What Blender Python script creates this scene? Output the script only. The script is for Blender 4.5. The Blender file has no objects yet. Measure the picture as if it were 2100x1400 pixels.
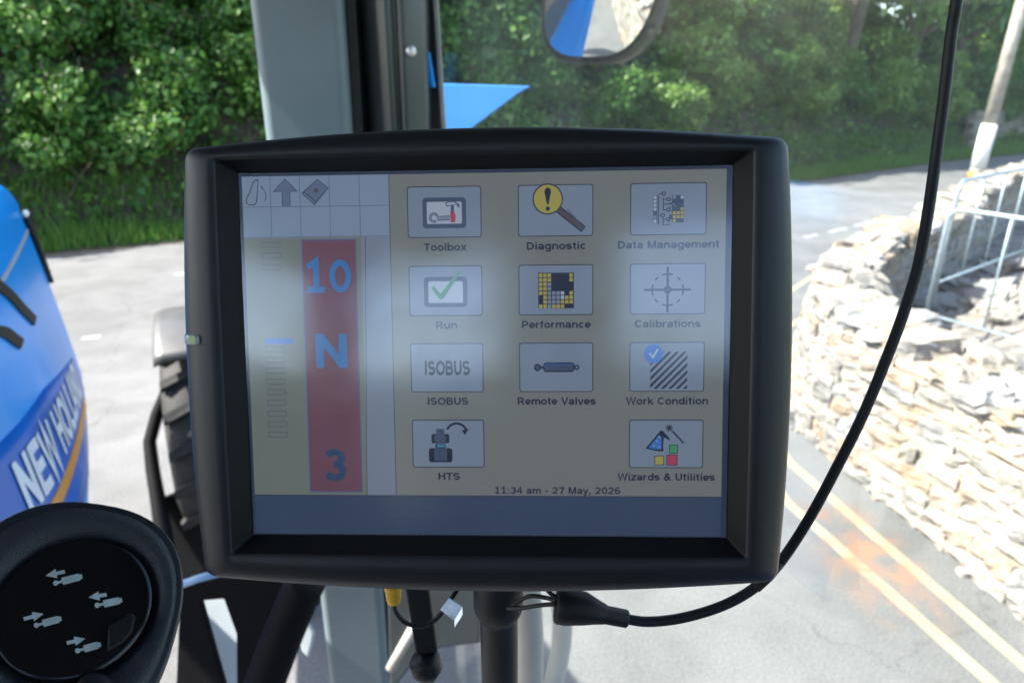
import bpy, math, random
import numpy as np
from mathutils import Vector, Matrix, noise as mnoise
random.seed(7); rng = np.random.default_rng(7)
S = bpy.context.scene
COL = S.collection
R = math.radians

# ------------------------------------------------------------------ camera, sky, sun, exposure
EYE = Vector((0, 0, 2.7)); PITCH = R(20.9); F = 1400.0
cam_data = bpy.data.cameras.new('camera'); cam = bpy.data.objects.new('camera', cam_data); COL.objects.link(cam)
cam.location = EYE; cam.rotation_euler = (R(90) - PITCH, 0, 0)
cam_data.sensor_width = 36; cam_data.lens = 24; cam_data.clip_start = 0.02; cam_data.clip_end = 3000
cam_data.dof.use_dof = True; cam_data.dof.focus_distance = 0.303; cam_data.dof.aperture_fstop = 12.5
S.camera = cam
SUN_EL, SUN_AZ = R(47), R(-92)          # azimuth from +y towards +x: the sun stands to the left
sd = Vector((math.sin(SUN_AZ) * math.cos(SUN_EL), math.cos(SUN_AZ) * math.cos(SUN_EL), math.sin(SUN_EL)))
W = bpy.data.worlds.new('World'); S.world = W; W.use_nodes = True
wn = W.node_tree.nodes; wl = W.node_tree.links
sky = wn.new('ShaderNodeTexSky'); sky.sky_type = 'NISHITA'; sky.sun_disc = False
sky.sun_elevation = SUN_EL; sky.sun_rotation = SUN_AZ; sky.air_density = 1.0; sky.dust_density = 2.0
wn['Background'].inputs[1].default_value = 0.13
wl.new(sky.outputs[0], wn['Background'].inputs[0])
sun_data = bpy.data.lights.new('sun', 'SUN'); sun_data.energy = 4.2; sun_data.angle = R(0.5); sun_data.color = (1, .95, .87)
sun = bpy.data.objects.new('sun', sun_data); COL.objects.link(sun); sun.location = (-30, 5, 40)
sun.rotation_euler = (-sd).to_track_quat('-Z', 'Y').to_euler()
S.view_settings.view_transform = 'Standard'; S.view_settings.look = 'None'
EXPO = 2.2
S.view_settings.exposure = EXPO; S.view_settings.gamma = 1
S.render.engine = 'CYCLES'; S.cycles.use_denoising = True
S.cycles.max_bounces = 8; S.cycles.transparent_max_bounces = 16; S.cycles.sample_clamp_indirect = 6

# ------------------------------------------------------------------ pixel / world helpers
CR = Vector((1, 0, 0)); CU = Vector((0, math.sin(PITCH), math.cos(PITCH))); CF = Vector((0, math.cos(PITCH), -math.sin(PITCH)))
def ray(px, py): return CR * ((px - 1050) / F) + CU * ((700 - py) / F) + CF
def at(px, py, d): return EYE + ray(px, py) * d
def gnd(px, py, h=0.0):
    r = ray(px, py); return EYE + r * ((h - EYE.z) / r.z)
TH = R(24); TF = Vector((-math.sin(TH), math.cos(TH), 0)); TR = Vector((math.cos(TH), math.sin(TH), 0))
def tr(lat, fwd, z): return TR * lat + TF * fwd + Vector((0, 0, z))      # tractor frame -> world

# ------------------------------------------------------------------ materials
def s2l(c): return tuple(((v / 255) / 12.92 if v / 255 <= .04045 else ((v / 255 + .055) / 1.055) ** 2.4) for v in c)
def newmat(name):
    m = bpy.data.materials.new(name); m.use_nodes = True
    return m, m.node_tree.nodes, m.node_tree.links, m.node_tree.nodes['Principled BSDF']
def pmat(name, col, rough=.5, metal=0, spec=.5, nscale=0, namp=.25, bump=0, bscale=400, coat=0, bdist=.001):
    m, n, l, p = newmat(name)
    p.inputs['Base Color'].default_value = (*col, 1); p.inputs['Roughness'].default_value = rough
    p.inputs['Metallic'].default_value = metal; p.inputs['Specular IOR Level'].default_value = spec
    p.inputs['Coat Weight'].default_value = coat; p.inputs['Coat Roughness'].default_value = .05
    tc = n.new('ShaderNodeTexCoord')
    if nscale:
        t = n.new('ShaderNodeTexNoise'); t.inputs['Scale'].default_value = nscale; t.inputs['Detail'].default_value = 6
        l.new(tc.outputs['Object'], t.inputs['Vector'])
        mr = n.new('ShaderNodeMapRange'); mr.inputs['From Min'].default_value = .3; mr.inputs['From Max'].default_value = .7
        mr.inputs['To Min'].default_value = 1 - namp; mr.inputs['To Max'].default_value = 1 + namp
        l.new(t.outputs['Fac'], mr.inputs['Value'])
        mx = n.new('ShaderNodeMix'); mx.data_type = 'RGBA'; mx.blend_type = 'MULTIPLY'; mx.inputs['Factor'].default_value = 1
        mx.inputs['A'].default_value = (*col, 1); l.new(mr.outputs[0], mx.inputs['B']); l.new(mx.outputs['Result'], p.inputs['Base Color'])
    if bump:
        t2 = n.new('ShaderNodeTexNoise'); t2.inputs['Scale'].default_value = bscale; t2.inputs['Detail'].default_value = 3
        l.new(tc.outputs['Object'], t2.inputs['Vector'])
        b = n.new('ShaderNodeBump'); b.inputs['Strength'].default_value = bump; b.inputs['Distance'].default_value = bdist
        l.new(t2.outputs['Fac'], b.inputs['Height']); l.new(b.outputs[0], p.inputs['Normal'])
    return m
def emat(name, srgb):
    m, n, l, p = newmat(name); c = s2l(srgb)
    p.inputs['Base Color'].default_value = (*[v * .25 for v in c], 1); p.inputs['Roughness'].default_value = .6; p.inputs['Specular IOR Level'].default_value = 0
    p.inputs['Emission Color'].default_value = (*c, 1); p.inputs['Emission Strength'].default_value = .96 / 2 ** EXPO
    return m
def glassmat(name, refl_rough, ior=1.5, tint=(1, 1, 1), boost=1.0, dust_veil=0.0, smear=0.0):
    m = bpy.data.materials.new(name); m.use_nodes = True; n = m.node_tree.nodes; n.clear(); l = m.node_tree.links
    o = n.new('ShaderNodeOutputMaterial'); t = n.new('ShaderNodeBsdfTransparent'); g = n.new('ShaderNodeBsdfGlossy')
    t.inputs[0].default_value = (*tint, 1); g.inputs['Roughness'].default_value = refl_rough
    fr = n.new('ShaderNodeFresnel'); fr.inputs[0].default_value = ior
    mu = n.new('ShaderNodeMath'); mu.operation = 'MULTIPLY'; mu.inputs[1].default_value = boost; mu.use_clamp = True
    mx = n.new('ShaderNodeMixShader'); l.new(fr.outputs[0], mu.inputs[0]); l.new(mu.outputs[0], mx.inputs[0])
    l.new(t.outputs[0], mx.inputs[1]); l.new(g.outputs[0], mx.inputs[2]); out = mx.outputs[0]
    tc = n.new('ShaderNodeTexCoord')
    if smear:      # finger smears: the gloss varies from patch to patch
        ns = n.new('ShaderNodeTexNoise'); ns.inputs['Scale'].default_value = 26; ns.inputs['Detail'].default_value = 7; ns.inputs['Distortion'].default_value = 1.2
        l.new(tc.outputs['Object'], ns.inputs['Vector']); mr = n.new('ShaderNodeMapRange'); l.new(ns.outputs['Fac'], mr.inputs['Value'])
        mr.inputs['From Min'].default_value = .35; mr.inputs['From Max'].default_value = .65; mr.inputs['To Min'].default_value = refl_rough - smear; mr.inputs['To Max'].default_value = refl_rough + smear
        l.new(mr.outputs[0], g.inputs['Roughness'])
    if dust_veil:  # dust film, also standing in for the veil of reflections on the glass
        d = n.new('ShaderNodeBsdfDiffuse'); d.inputs[0].default_value = (.75, .77, .75, 1); tb = n.new('ShaderNodeBsdfTranslucent'); tb.inputs[0].default_value = (.75, .77, .75, 1)
        a = n.new('ShaderNodeMixShader'); a.inputs[0].default_value = .5; l.new(d.outputs[0], a.inputs[1]); l.new(tb.outputs[0], a.inputs[2])
        ns = n.new('ShaderNodeTexNoise'); ns.inputs['Scale'].default_value = 3.5; ns.inputs['Detail'].default_value = 6; ns.inputs['Distortion'].default_value = .8
        l.new(tc.outputs['Object'], ns.inputs['Vector']); mr = n.new('ShaderNodeMapRange'); l.new(ns.outputs['Fac'], mr.inputs['Value'])
        mr.inputs['From Min'].default_value = .35; mr.inputs['From Max'].default_value = .7; mr.inputs['To Min'].default_value = dust_veil * .5; mr.inputs['To Max'].default_value = dust_veil * 1.7
        b = n.new('ShaderNodeMixShader'); l.new(mr.outputs[0], b.inputs[0]); l.new(out, b.inputs[1]); l.new(a.outputs[0], b.inputs[2]); out = b.outputs[0]
    l.new(out, o.inputs[0]); return m
def attrmat(name, cols, rough=.6, spec=.3, trans=0, bump=0, bscale=30, nscale=0):
    """colour ramp driven by the per-piece random attribute 'rnd'"""
    m, n, l, p = newmat(name)
    a = n.new('ShaderNodeAttribute'); a.attribute_name = 'rnd'
    rp = n.new('ShaderNodeValToRGB'); e = rp.color_ramp.elements
    e[0].position = 0; e[0].color = (*cols[0], 1); e[1].position = 1; e[1].color = (*cols[-1], 1)
    for i, c in enumerate(cols[1:-1]):
        k = e.new((i + 1) / (len(cols) - 1)); k.color = (*c, 1)
    l.new(a.outputs['Fac'], rp.inputs[0]); src = rp.outputs[0]
    tc = n.new('ShaderNodeTexCoord')
    if nscale:
        t = n.new('ShaderNodeTexNoise'); t.inputs['Scale'].default_value = nscale; t.inputs['Detail'].default_value = 8
        l.new(tc.outputs['Object'], t.inputs['Vector'])
        mr = n.new('ShaderNodeMapRange'); mr.inputs['From Min'].default_value = .3; mr.inputs['From Max'].default_value = .7
        mr.inputs['To Min'].default_value = .6; mr.inputs['To Max'].default_value = 1.25
        l.new(t.outputs['Fac'], mr.inputs['Value'])
        mx = n.new('ShaderNodeMix'); mx.data_type = 'RGBA'; mx.blend_type = 'MULTIPLY'; mx.inputs['Factor'].default_value = 1
        l.new(src, mx.inputs['A']); l.new(mr.outputs[0], mx.inputs['B']); src = mx.outputs['Result']
    l.new(src, p.inputs['Base Color'])
    p.inputs['Roughness'].default_value = rough; p.inputs['Specular IOR Level'].default_value = spec
    if bump:
        t2 = n.new('ShaderNodeTexNoise'); t2.inputs['Scale'].default_value = bscale; t2.inputs['Detail'].default_value = 8
        l.new(tc.outputs['Object'], t2.inputs['Vector'])
        b = n.new('ShaderNodeBump'); b.inputs['Strength'].default_value = bump; b.inputs['Distance'].default_value = .03
        l.new(t2.outputs['Fac'], b.inputs['Height']); l.new(b.outputs[0], p.inputs['Normal'])
    if trans:
        o = n['Material Output']; tb = n.new('ShaderNodeBsdfTranslucent'); l.new(src, tb.inputs[0])
        ms = n.new('ShaderNodeMixShader'); ms.inputs[0].default_value = trans
        l.new(p.outputs[0], ms.inputs[1]); l.new(tb.outputs[0], ms.inputs[2]); l.new(ms.outputs[0], o.inputs[0])
    return m

M = {}
M['bezel'] = pmat('bezel_plastic', (.010, .0112, .0135), .42, spec=.42, bump=.22, bscale=2600, bdist=.0004)
M['bevel'] = pmat('bezel_inner_plastic', (.004, .0045, .005), .55, spec=.25, bump=.3, bscale=1200, bdist=.0005)
M['black'] = pmat('black_plastic', (.008, .008, .009), .55, spec=.3, nscale=30, namp=.2)
M['cowl'] = pmat('matt_black_cowl', (.003, .003, .0035), .7, spec=.12, nscale=20)
M['rubber'] = pmat('black_rubber', (.007, .007, .008), .5, spec=.35, nscale=60, namp=.3, bump=.2, bscale=900, bdist=.0005)
M['pod'] = pmat('console_grained_plastic', (.022, .026, .032), .42, spec=.5, bump=.6, bscale=1100, bdist=.0012)
M['podblack'] = pmat('console_gloss_black', (.004, .004, .0045), .22, spec=.4, nscale=40)
M['icon'] = pmat('icon_print', (.42, .47, .46), .6, nscale=300, namp=.15)
M['trim'] = pmat('pillar_trim_grey', (.14, .185, .20), .3, spec=.5, nscale=6, namp=.1, bump=.1, bscale=700, bdist=.0005)
M['darkpaint'] = pmat('dark_frame_paint', (.035, .042, .045), .25, spec=.5, nscale=3, namp=.25)
M['blue'] = pmat('blue_paint', (.003, .25, .70), .28, spec=.14, nscale=2, namp=.12, coat=.08)
M['paleblue'] = pmat('pale_blue_wedge', (.045, .22, .58), .35, nscale=3, namp=.12)
M['navy'] = pmat('dark_blue_decal', (.003, .10, .42), .3, spec=.2, nscale=5, namp=.1, coat=.05)
M['orange'] = pmat('orange_decal', (.55, .22, .02), .35, nscale=9, namp=.1)
M['letter'] = pmat('lettering_white', (.55, .62, .68), .4, nscale=12, namp=.1)
M['silver'] = pmat('silver_trim', (.5, .52, .55), .3, metal=.3, nscale=20, namp=.1)
M['tyre'] = pmat('tyre_rubber', (.011, .0105, .010), .75, nscale=15, namp=.5, bump=.4, bscale=80, bdist=.004)
M['rim'] = pmat('rim_paint', (.42, .43, .42), .4, nscale=10, namp=.25)
M['fender'] = pmat('mudguard_grey', (.055, .055, .053), .45, nscale=6, namp=.25)
M['galv'] = pmat('galvanised_steel', (.27, .33, .37), .42, metal=.35, nscale=25, namp=.2)
M['wood'] = pmat('pole_wood', (.36, .32, .28), .8, nscale=4, namp=.35, bump=.4, bscale=20, bdist=.01)
M['white'] = pmat('white_paint', (.78, .78, .76), .6, nscale=8, namp=.1)
M['conor'] = pmat('orange_band_paint', (.6, .25, .03), .6, nscale=8, namp=.2)
M['mirror'] = pmat('mirror_silvering', (.86, .88, .88), .02, metal=1)
M['chrome'] = pmat('screw_metal', (.8, .78, .75), .3, metal=.4)
M['yellow'] = pmat('yellow_plug', (.62, .33, .02), .45, nscale=80, namp=.2)
M['foil'] = pmat('foil_tag', (.55, .62, .70), .35, metal=.35, nscale=120, namp=.35)
M['beige'] = pmat('beige_grey_tube', (.38, .35, .31), .5, nscale=12, namp=.12)
M['led'] = emat('indicator_glow', (120, 145, 110))
M['lens'] = pmat('indicator_lens', (.35, .40, .38), .2)
M['lining'] = pmat('cab_lining', (.10, .105, .115), .8, nscale=8, namp=.2)
M['seat'] = pmat('seat_fabric', (.02, .021, .025), .9, nscale=50, namp=.3)
M['paleplate'] = pmat('pale_plate', (.36, .40, .41), .5, nscale=10, namp=.15)
M['lightblue'] = pmat('light_blue_edge', (.25, .40, .62), .4, nscale=15, namp=.1)
M['screenglass'] = glassmat('screen_glass', .14, 1.5, boost=3.9, smear=.035, dust_veil=.05)
M['window'] = glassmat('window_glass', .03, 1.5, tint=(.96, .985, .975), boost=.10, dust_veil=.03)
M['panelback'] = emat('panel_border', (40, 50, 72))
M['stone'] = attrmat('wall_stone', [(.17, .16, .145), (.27, .245, .21), (.21, .21, .21), (.34, .30, .25), (.26, .20, .14), (.31, .295, .27)], .85, .2, bump=.6, bscale=22, nscale=9)
M['farstone'] = attrmat('garden_wall_stone', [(.20, .17, .14), (.28, .23, .18), (.24, .22, .2)], .85, .2, bump=.6, bscale=20, nscale=8)
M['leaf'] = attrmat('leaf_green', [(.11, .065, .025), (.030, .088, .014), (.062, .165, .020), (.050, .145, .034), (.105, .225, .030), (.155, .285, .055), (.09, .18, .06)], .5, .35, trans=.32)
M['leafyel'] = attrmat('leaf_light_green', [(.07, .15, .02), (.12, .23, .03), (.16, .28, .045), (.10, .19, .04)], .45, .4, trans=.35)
M['grass'] = attrmat('grass_green', [(.05, .14, .018), (.08, .20, .026), (.11, .23, .035), (.15, .20, .06)], .6, .3, trans=.3)
M['bark'] = pmat('bark', (.09, .07, .05), .9, nscale=6, namp=.4, bump=.6, bscale=14, bdist=.02)
M['soil'] = pmat('bank_soil', (.045, .040, .022), .95, nscale=1.5, namp=.6, bump=.8, bscale=6, bdist=.08)
M['rubsoil'] = pmat('rubble_soil', (.17, .155, .14), .95, nscale=5, namp=.5, bump=1, bscale=14, bdist=.05)
M['field'] = pmat('field_green', (.06, .10, .03), .95, nscale=.3, namp=.4)

def rust(n, l, tc, src, p):
    """orange-brown run-off stains in one patch of the carriageway by the double lines"""
    def mr(v, a, b, c, d):
        q = n.new('ShaderNodeMapRange'); l.new(v, q.inputs['Value'])
        for k, x in zip(('From Min', 'From Max', 'To Min', 'To Max'), (a, b, c, d)): q.inputs[k].default_value = x
        return q.outputs[0]
    c = gnd(1775, 1135); mp = n.new('ShaderNodeMapping'); sub = n.new('ShaderNodeVectorMath'); sub.operation = 'SUBTRACT'; sub.inputs[1].default_value = (c.x, c.y, 0)
    l.new(tc.outputs['Object'], sub.inputs[0]); l.new(sub.outputs[0], mp.inputs['Vector'])
    mp.inputs['Rotation'].default_value = (0, 0, R(8)); mp.inputs['Scale'].default_value = (2.2, 1.0, 1)
    ln = n.new('ShaderNodeVectorMath'); ln.operation = 'LENGTH'; l.new(mp.outputs[0], ln.inputs[0])
    t = n.new('ShaderNodeTexNoise'); t.inputs['Scale'].default_value = 5.0; t.inputs['Detail'].default_value = 6; l.new(tc.outputs['Object'], t.inputs['Vector'])
    mu = n.new('ShaderNodeMath'); mu.operation = 'MULTIPLY'; l.new(mr(ln.outputs['Value'], .2, .8, 1, 0), mu.inputs[0]); l.new(mr(t.outputs['Fac'], .42, .60, 0, .95), mu.inputs[1])
    m2 = n.new('ShaderNodeMix'); m2.data_type = 'RGBA'; l.new(mu.outputs[0], m2.inputs['Factor']); l.new(src, m2.inputs['A'])
    m2.inputs['B'].default_value = (.22, .12, .07, 1); l.new(m2.outputs['Result'], p.inputs['Base Color'])
# road: worn asphalt with rust run-off staining by the yellow lines
def road_mat():
    m, n, l, p = newmat('asphalt'); tc = n.new('ShaderNodeTexCoord')
    def ns(sc, det=6):
        t = n.new('ShaderNodeTexNoise'); t.inputs['Scale'].default_value = sc; t.inputs['Detail'].default_value = det
        l.new(tc.outputs['Object'], t.inputs['Vector']); return t.outputs['Fac']
    def mr(v, a, b, c, d):
        q = n.new('ShaderNodeMapRange'); l.new(v, q.inputs['Value'])
        for k, x in zip(('From Min', 'From Max', 'To Min', 'To Max'), (a, b, c, d)): q.inputs[k].default_value = x
        return q.outputs[0]
    def mul(a, b):
        q = n.new('ShaderNodeMath'); q.operation = 'MULTIPLY'; l.new(a, q.inputs[0]); l.new(b, q.inputs[1]); return q.outputs[0]
    vo = n.new('ShaderNodeTexVoronoi'); vo.feature = 'DISTANCE_TO_EDGE'; vo.inputs['Scale'].default_value = .45
    nz = n.new('ShaderNodeTexNoise'); nz.inputs['Scale'].default_value = 1.6; nz.inputs['Detail'].default_value = 5; l.new(tc.outputs['Object'], nz.inputs['Vector'])
    vm = n.new('ShaderNodeVectorMath'); vm.operation = 'MULTIPLY_ADD'; vm.inputs[1].default_value = (.9, .9, 0); l.new(nz.outputs['Color'], vm.inputs[0]); l.new(tc.outputs['Object'], vm.inputs[2]); l.new(vm.outputs[0], vo.inputs['Vector'])
    crack = mr(vo.outputs['Distance'], .0, .006, .76, 1)
    v = mul(crack, mul(mr(ns(1.1, 3), .45, .52, .93, 1.05), mr(ns(.18, 2), .35, .65, .9, 1.08)))
    v = mul(v, mul(mul(mr(ns(.5), .3, .7, .85, 1.12), mr(ns(3), .3, .7, .9, 1.1)), mr(ns(90, 2), .3, .7, .62, 1.38)))
    mx = n.new('ShaderNodeMix'); mx.data_type = 'RGBA'; mx.blend_type = 'MULTIPLY'; mx.inputs['Factor'].default_value = 1
    mx.inputs['A'].default_value = (.128, .129, .127, 1); l.new(v, mx.inputs['B'])
    rust(n, l, tc, mx.outputs['Result'], p)
    p.inputs['Roughness'].default_value = .85; p.inputs['Specular IOR Level'].default_value = .3
    b = n.new('ShaderNodeBump'); b.inputs['Strength'].default_value = .5; b.inputs['Distance'].default_value = .006
    l.new(ns(160, 2), b.inputs['Height']); l.new(b.outputs[0], p.inputs['Normal']); return m
M['road'] = road_mat()
def paint_mat(name, col, col2):
    m, n, l, p = newmat(name); tc = n.new('ShaderNodeTexCoord'); t = n.new('ShaderNodeTexNoise')
    t.inputs['Scale'].default_value = 4; t.inputs['Detail'].default_value = 9; l.new(tc.outputs['Object'], t.inputs['Vector'])
    rp = n.new('ShaderNodeValToRGB'); rp.color_ramp.elements[0].position = .42; rp.color_ramp.elements[0].color = (*col, 1)
    rp.color_ramp.elements[1].position = .68; rp.color_ramp.elements[1].color = (*col2, 1)
    l.new(t.outputs['Fac'], rp.inputs[0]); rust(n, l, tc, rp.outputs[0], p); p.inputs['Roughness'].default_value = .75; return m
M['yline'] = paint_mat('yellow_line_paint', (.30, .275, .17), (.20, .18, .13))
M['wline'] = paint_mat('white_line_paint', (.30, .30, .295), (.17, .17, .17))

# ------------------------------------------------------------------ mesh builder
class MB:
    def __init__(s): s.v = []; s.f = []; s.m = []; s.sm = []; s.r = []
    def add(s, verts, faces, mi=0, smooth=False, rnd=0.0):
        o = len(s.v); s.v += [Vector(v) for v in verts]
        for f in faces: s.f.append([i + o for i in f]); s.m.append(mi); s.sm.append(smooth); s.r.append(rnd)
    def box(s, c, ax, ay, az, mi=0):      # centre + three half-axis vectors
        c, ax, ay, az = map(Vector, (c, ax, ay, az))
        vs = [c + ax * i + ay * j + az * k for i in (-1, 1) for j in (-1, 1) for k in (-1, 1)]
        s.add(vs, [(0, 1, 3, 2), (4, 6, 7, 5), (0, 4, 5, 1), (2, 3, 7, 6), (0, 2, 6, 4), (1, 5, 7, 3)], mi)
    def tube(s, pts, rad, n=10, mi=0, smooth=True, flat=1.0, cap=True):
        pts = [Vector(p) for p in pts]; rads = rad if isinstance(rad, (list, tuple)) else [rad] * len(pts)
        vs = []; up = None
        for i, p in enumerate(pts):
            t = (pts[min(i + 1, len(pts) - 1)] - pts[max(i - 1, 0)]).normalized()
            if up is None:
                up = Vector((0, 0, 1)) if abs(t.z) < .9 else Vector((0, 1, 0))
            a = (up - t * up.dot(t)).normalized(); b = t.cross(a); up = a
            for k in range(n):
                q = 2 * math.pi * k / n; vs.append(p + (a * math.cos(q) * flat + b * math.sin(q)) * rads[i])
        fs = [(i * n + k, i * n + (k + 1) % n, (i + 1) * n + (k + 1) % n, (i + 1) * n + k) for i in range(len(pts) - 1) for k in range(n)]
        if cap: fs += [tuple(range(n))[::-1], tuple((len(pts) - 1) * n + k for k in range(n))]
        s.add(vs, fs, mi, smooth)
    def loft(s, loops, mi=0, smooth=True, closed=True, cap0=False, cap1=False):
        n = len(loops[0]); vs = [p for lp in loops for p in lp]; fs = []
        for i in range(len(loops) - 1):
            for k in range(n if closed else n - 1):
                fs.append((i * n + k, i * n + (k + 1) % n, (i + 1) * n + (k + 1) % n, (i + 1) * n + k))
        if cap0: fs.append(tuple(range(n))[::-1])
        if cap1: fs.append(tuple((len(loops) - 1) * n + k for k in range(n)))
        s.add(vs, fs, mi, smooth)
    def prism(s, poly, off, mi=0):        # closed polygon extruded by vector off
        n = len(poly); off = Vector(off); a = [Vector(p) for p in poly]; b = [p + off for p in a]
        s.add(a + b, [tuple(range(n))[::-1], tuple(range(n, 2 * n))] + [(k, (k + 1) % n, n + (k + 1) % n, n + k) for k in range(n)], mi)
    def build(s, name, mats, parent=None, bevel=0, autosmooth=None, origin=None):
        me = bpy.data.meshes.new(name); o = bpy.data.objects.new(name, me); COL.objects.link(o)
        w = Vector((0, 0, 0)); p = parent
        while p is not None: w += p.location; p = p.parent
        if parent is None:
            w = Vector(origin) if origin is not None else base_of(s.v); o.location = w
        else: o.parent = parent
        me.from_pydata([tuple(v - w) for v in s.v], [], s.f)
        for m in (mats if isinstance(mats, (list, tuple)) else [mats]): me.materials.append(m)
        me.polygons.foreach_set('material_index', s.m); me.polygons.foreach_set('use_smooth', s.sm)
        if any(s.r):
            a = me.attributes.new('rnd', 'FLOAT', 'FACE'); a.data.foreach_set('value', s.r)
        if bevel:
            b = o.modifiers.new('bevel', 'BEVEL'); b.width = bevel; b.segments = 3; b.limit_method = 'ANGLE'; b.angle_limit = R(35)
            me.polygons.foreach_set('use_smooth', [True] * len(me.polygons))
            b.harden_normals = True
        me.update(); return o
def base_of(vs):
    a = np.array([tuple(v) for v in vs]); return Vector(((a[:, 0].min() + a[:, 0].max()) / 2, (a[:, 1].min() + a[:, 1].max()) / 2, a[:, 2].min()))
def tag(o, label=None, cat=None, group=None, kind=None):
    if label: o['label'] = label
    if cat: o['category'] = cat
    if group: o['group'] = group
    if kind: o['kind'] = kind
    return o
def thing(name, label, cat, loc, group=None):
    o = bpy.data.objects.new(name, None); COL.objects.link(o); o.location = loc; o.empty_display_size = .1
    return tag(o, label, cat, group)
def copy_tree(o, parent=None):
    c = o.copy(); COL.objects.link(c); c.parent = parent
    for ch in list(o.children): copy_tree(ch, c)
    return c
def catmull(pts, k=8):
    pts = [Vector(p) for p in pts]; P = [pts[0] * 2 - pts[1]] + pts + [pts[-1] * 2 - pts[-2]]; out = []
    for i in range(1, len(P) - 2):
        a, b, c, d = P[i - 1:i + 3]
        for j in range(k):
            t = j / k; out.append(.5 * ((2 * b) + (c - a) * t + (2 * a - 5 * b + 4 * c - d) * t * t + (3 * b - a - 3 * c + d) * t ** 3))
    return out + [pts[-1]]
def _arc(cx, cy, rx, ry, a0, a1, n=10): return [(cx + rx * math.cos(R(a0 + (a1 - a0) * k / n)), cy + ry * math.sin(R(a0 + (a1 - a0) * k / n))) for k in range(n + 1)]
_T, _B, _X = 6.45, .7, 4.7
def _oval(cx, cy, rx, ry): return _arc(cx, cy, rx, ry, 90, 450, 20)
_S = lambda x, w, b, t: _arc(x + w / 2, t - (t - b) * .25, w / 2, (t - b) * .25, 25, 200, 7) + _arc(x + w * .5, t - (t - b) * .38, w * .36, (t - b) * .13, 200, 270, 3)[1:] + _arc(x + w / 2, b + (t - b) * .27, w / 2, (t - b) * .27, 75, -155, 9)
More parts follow.
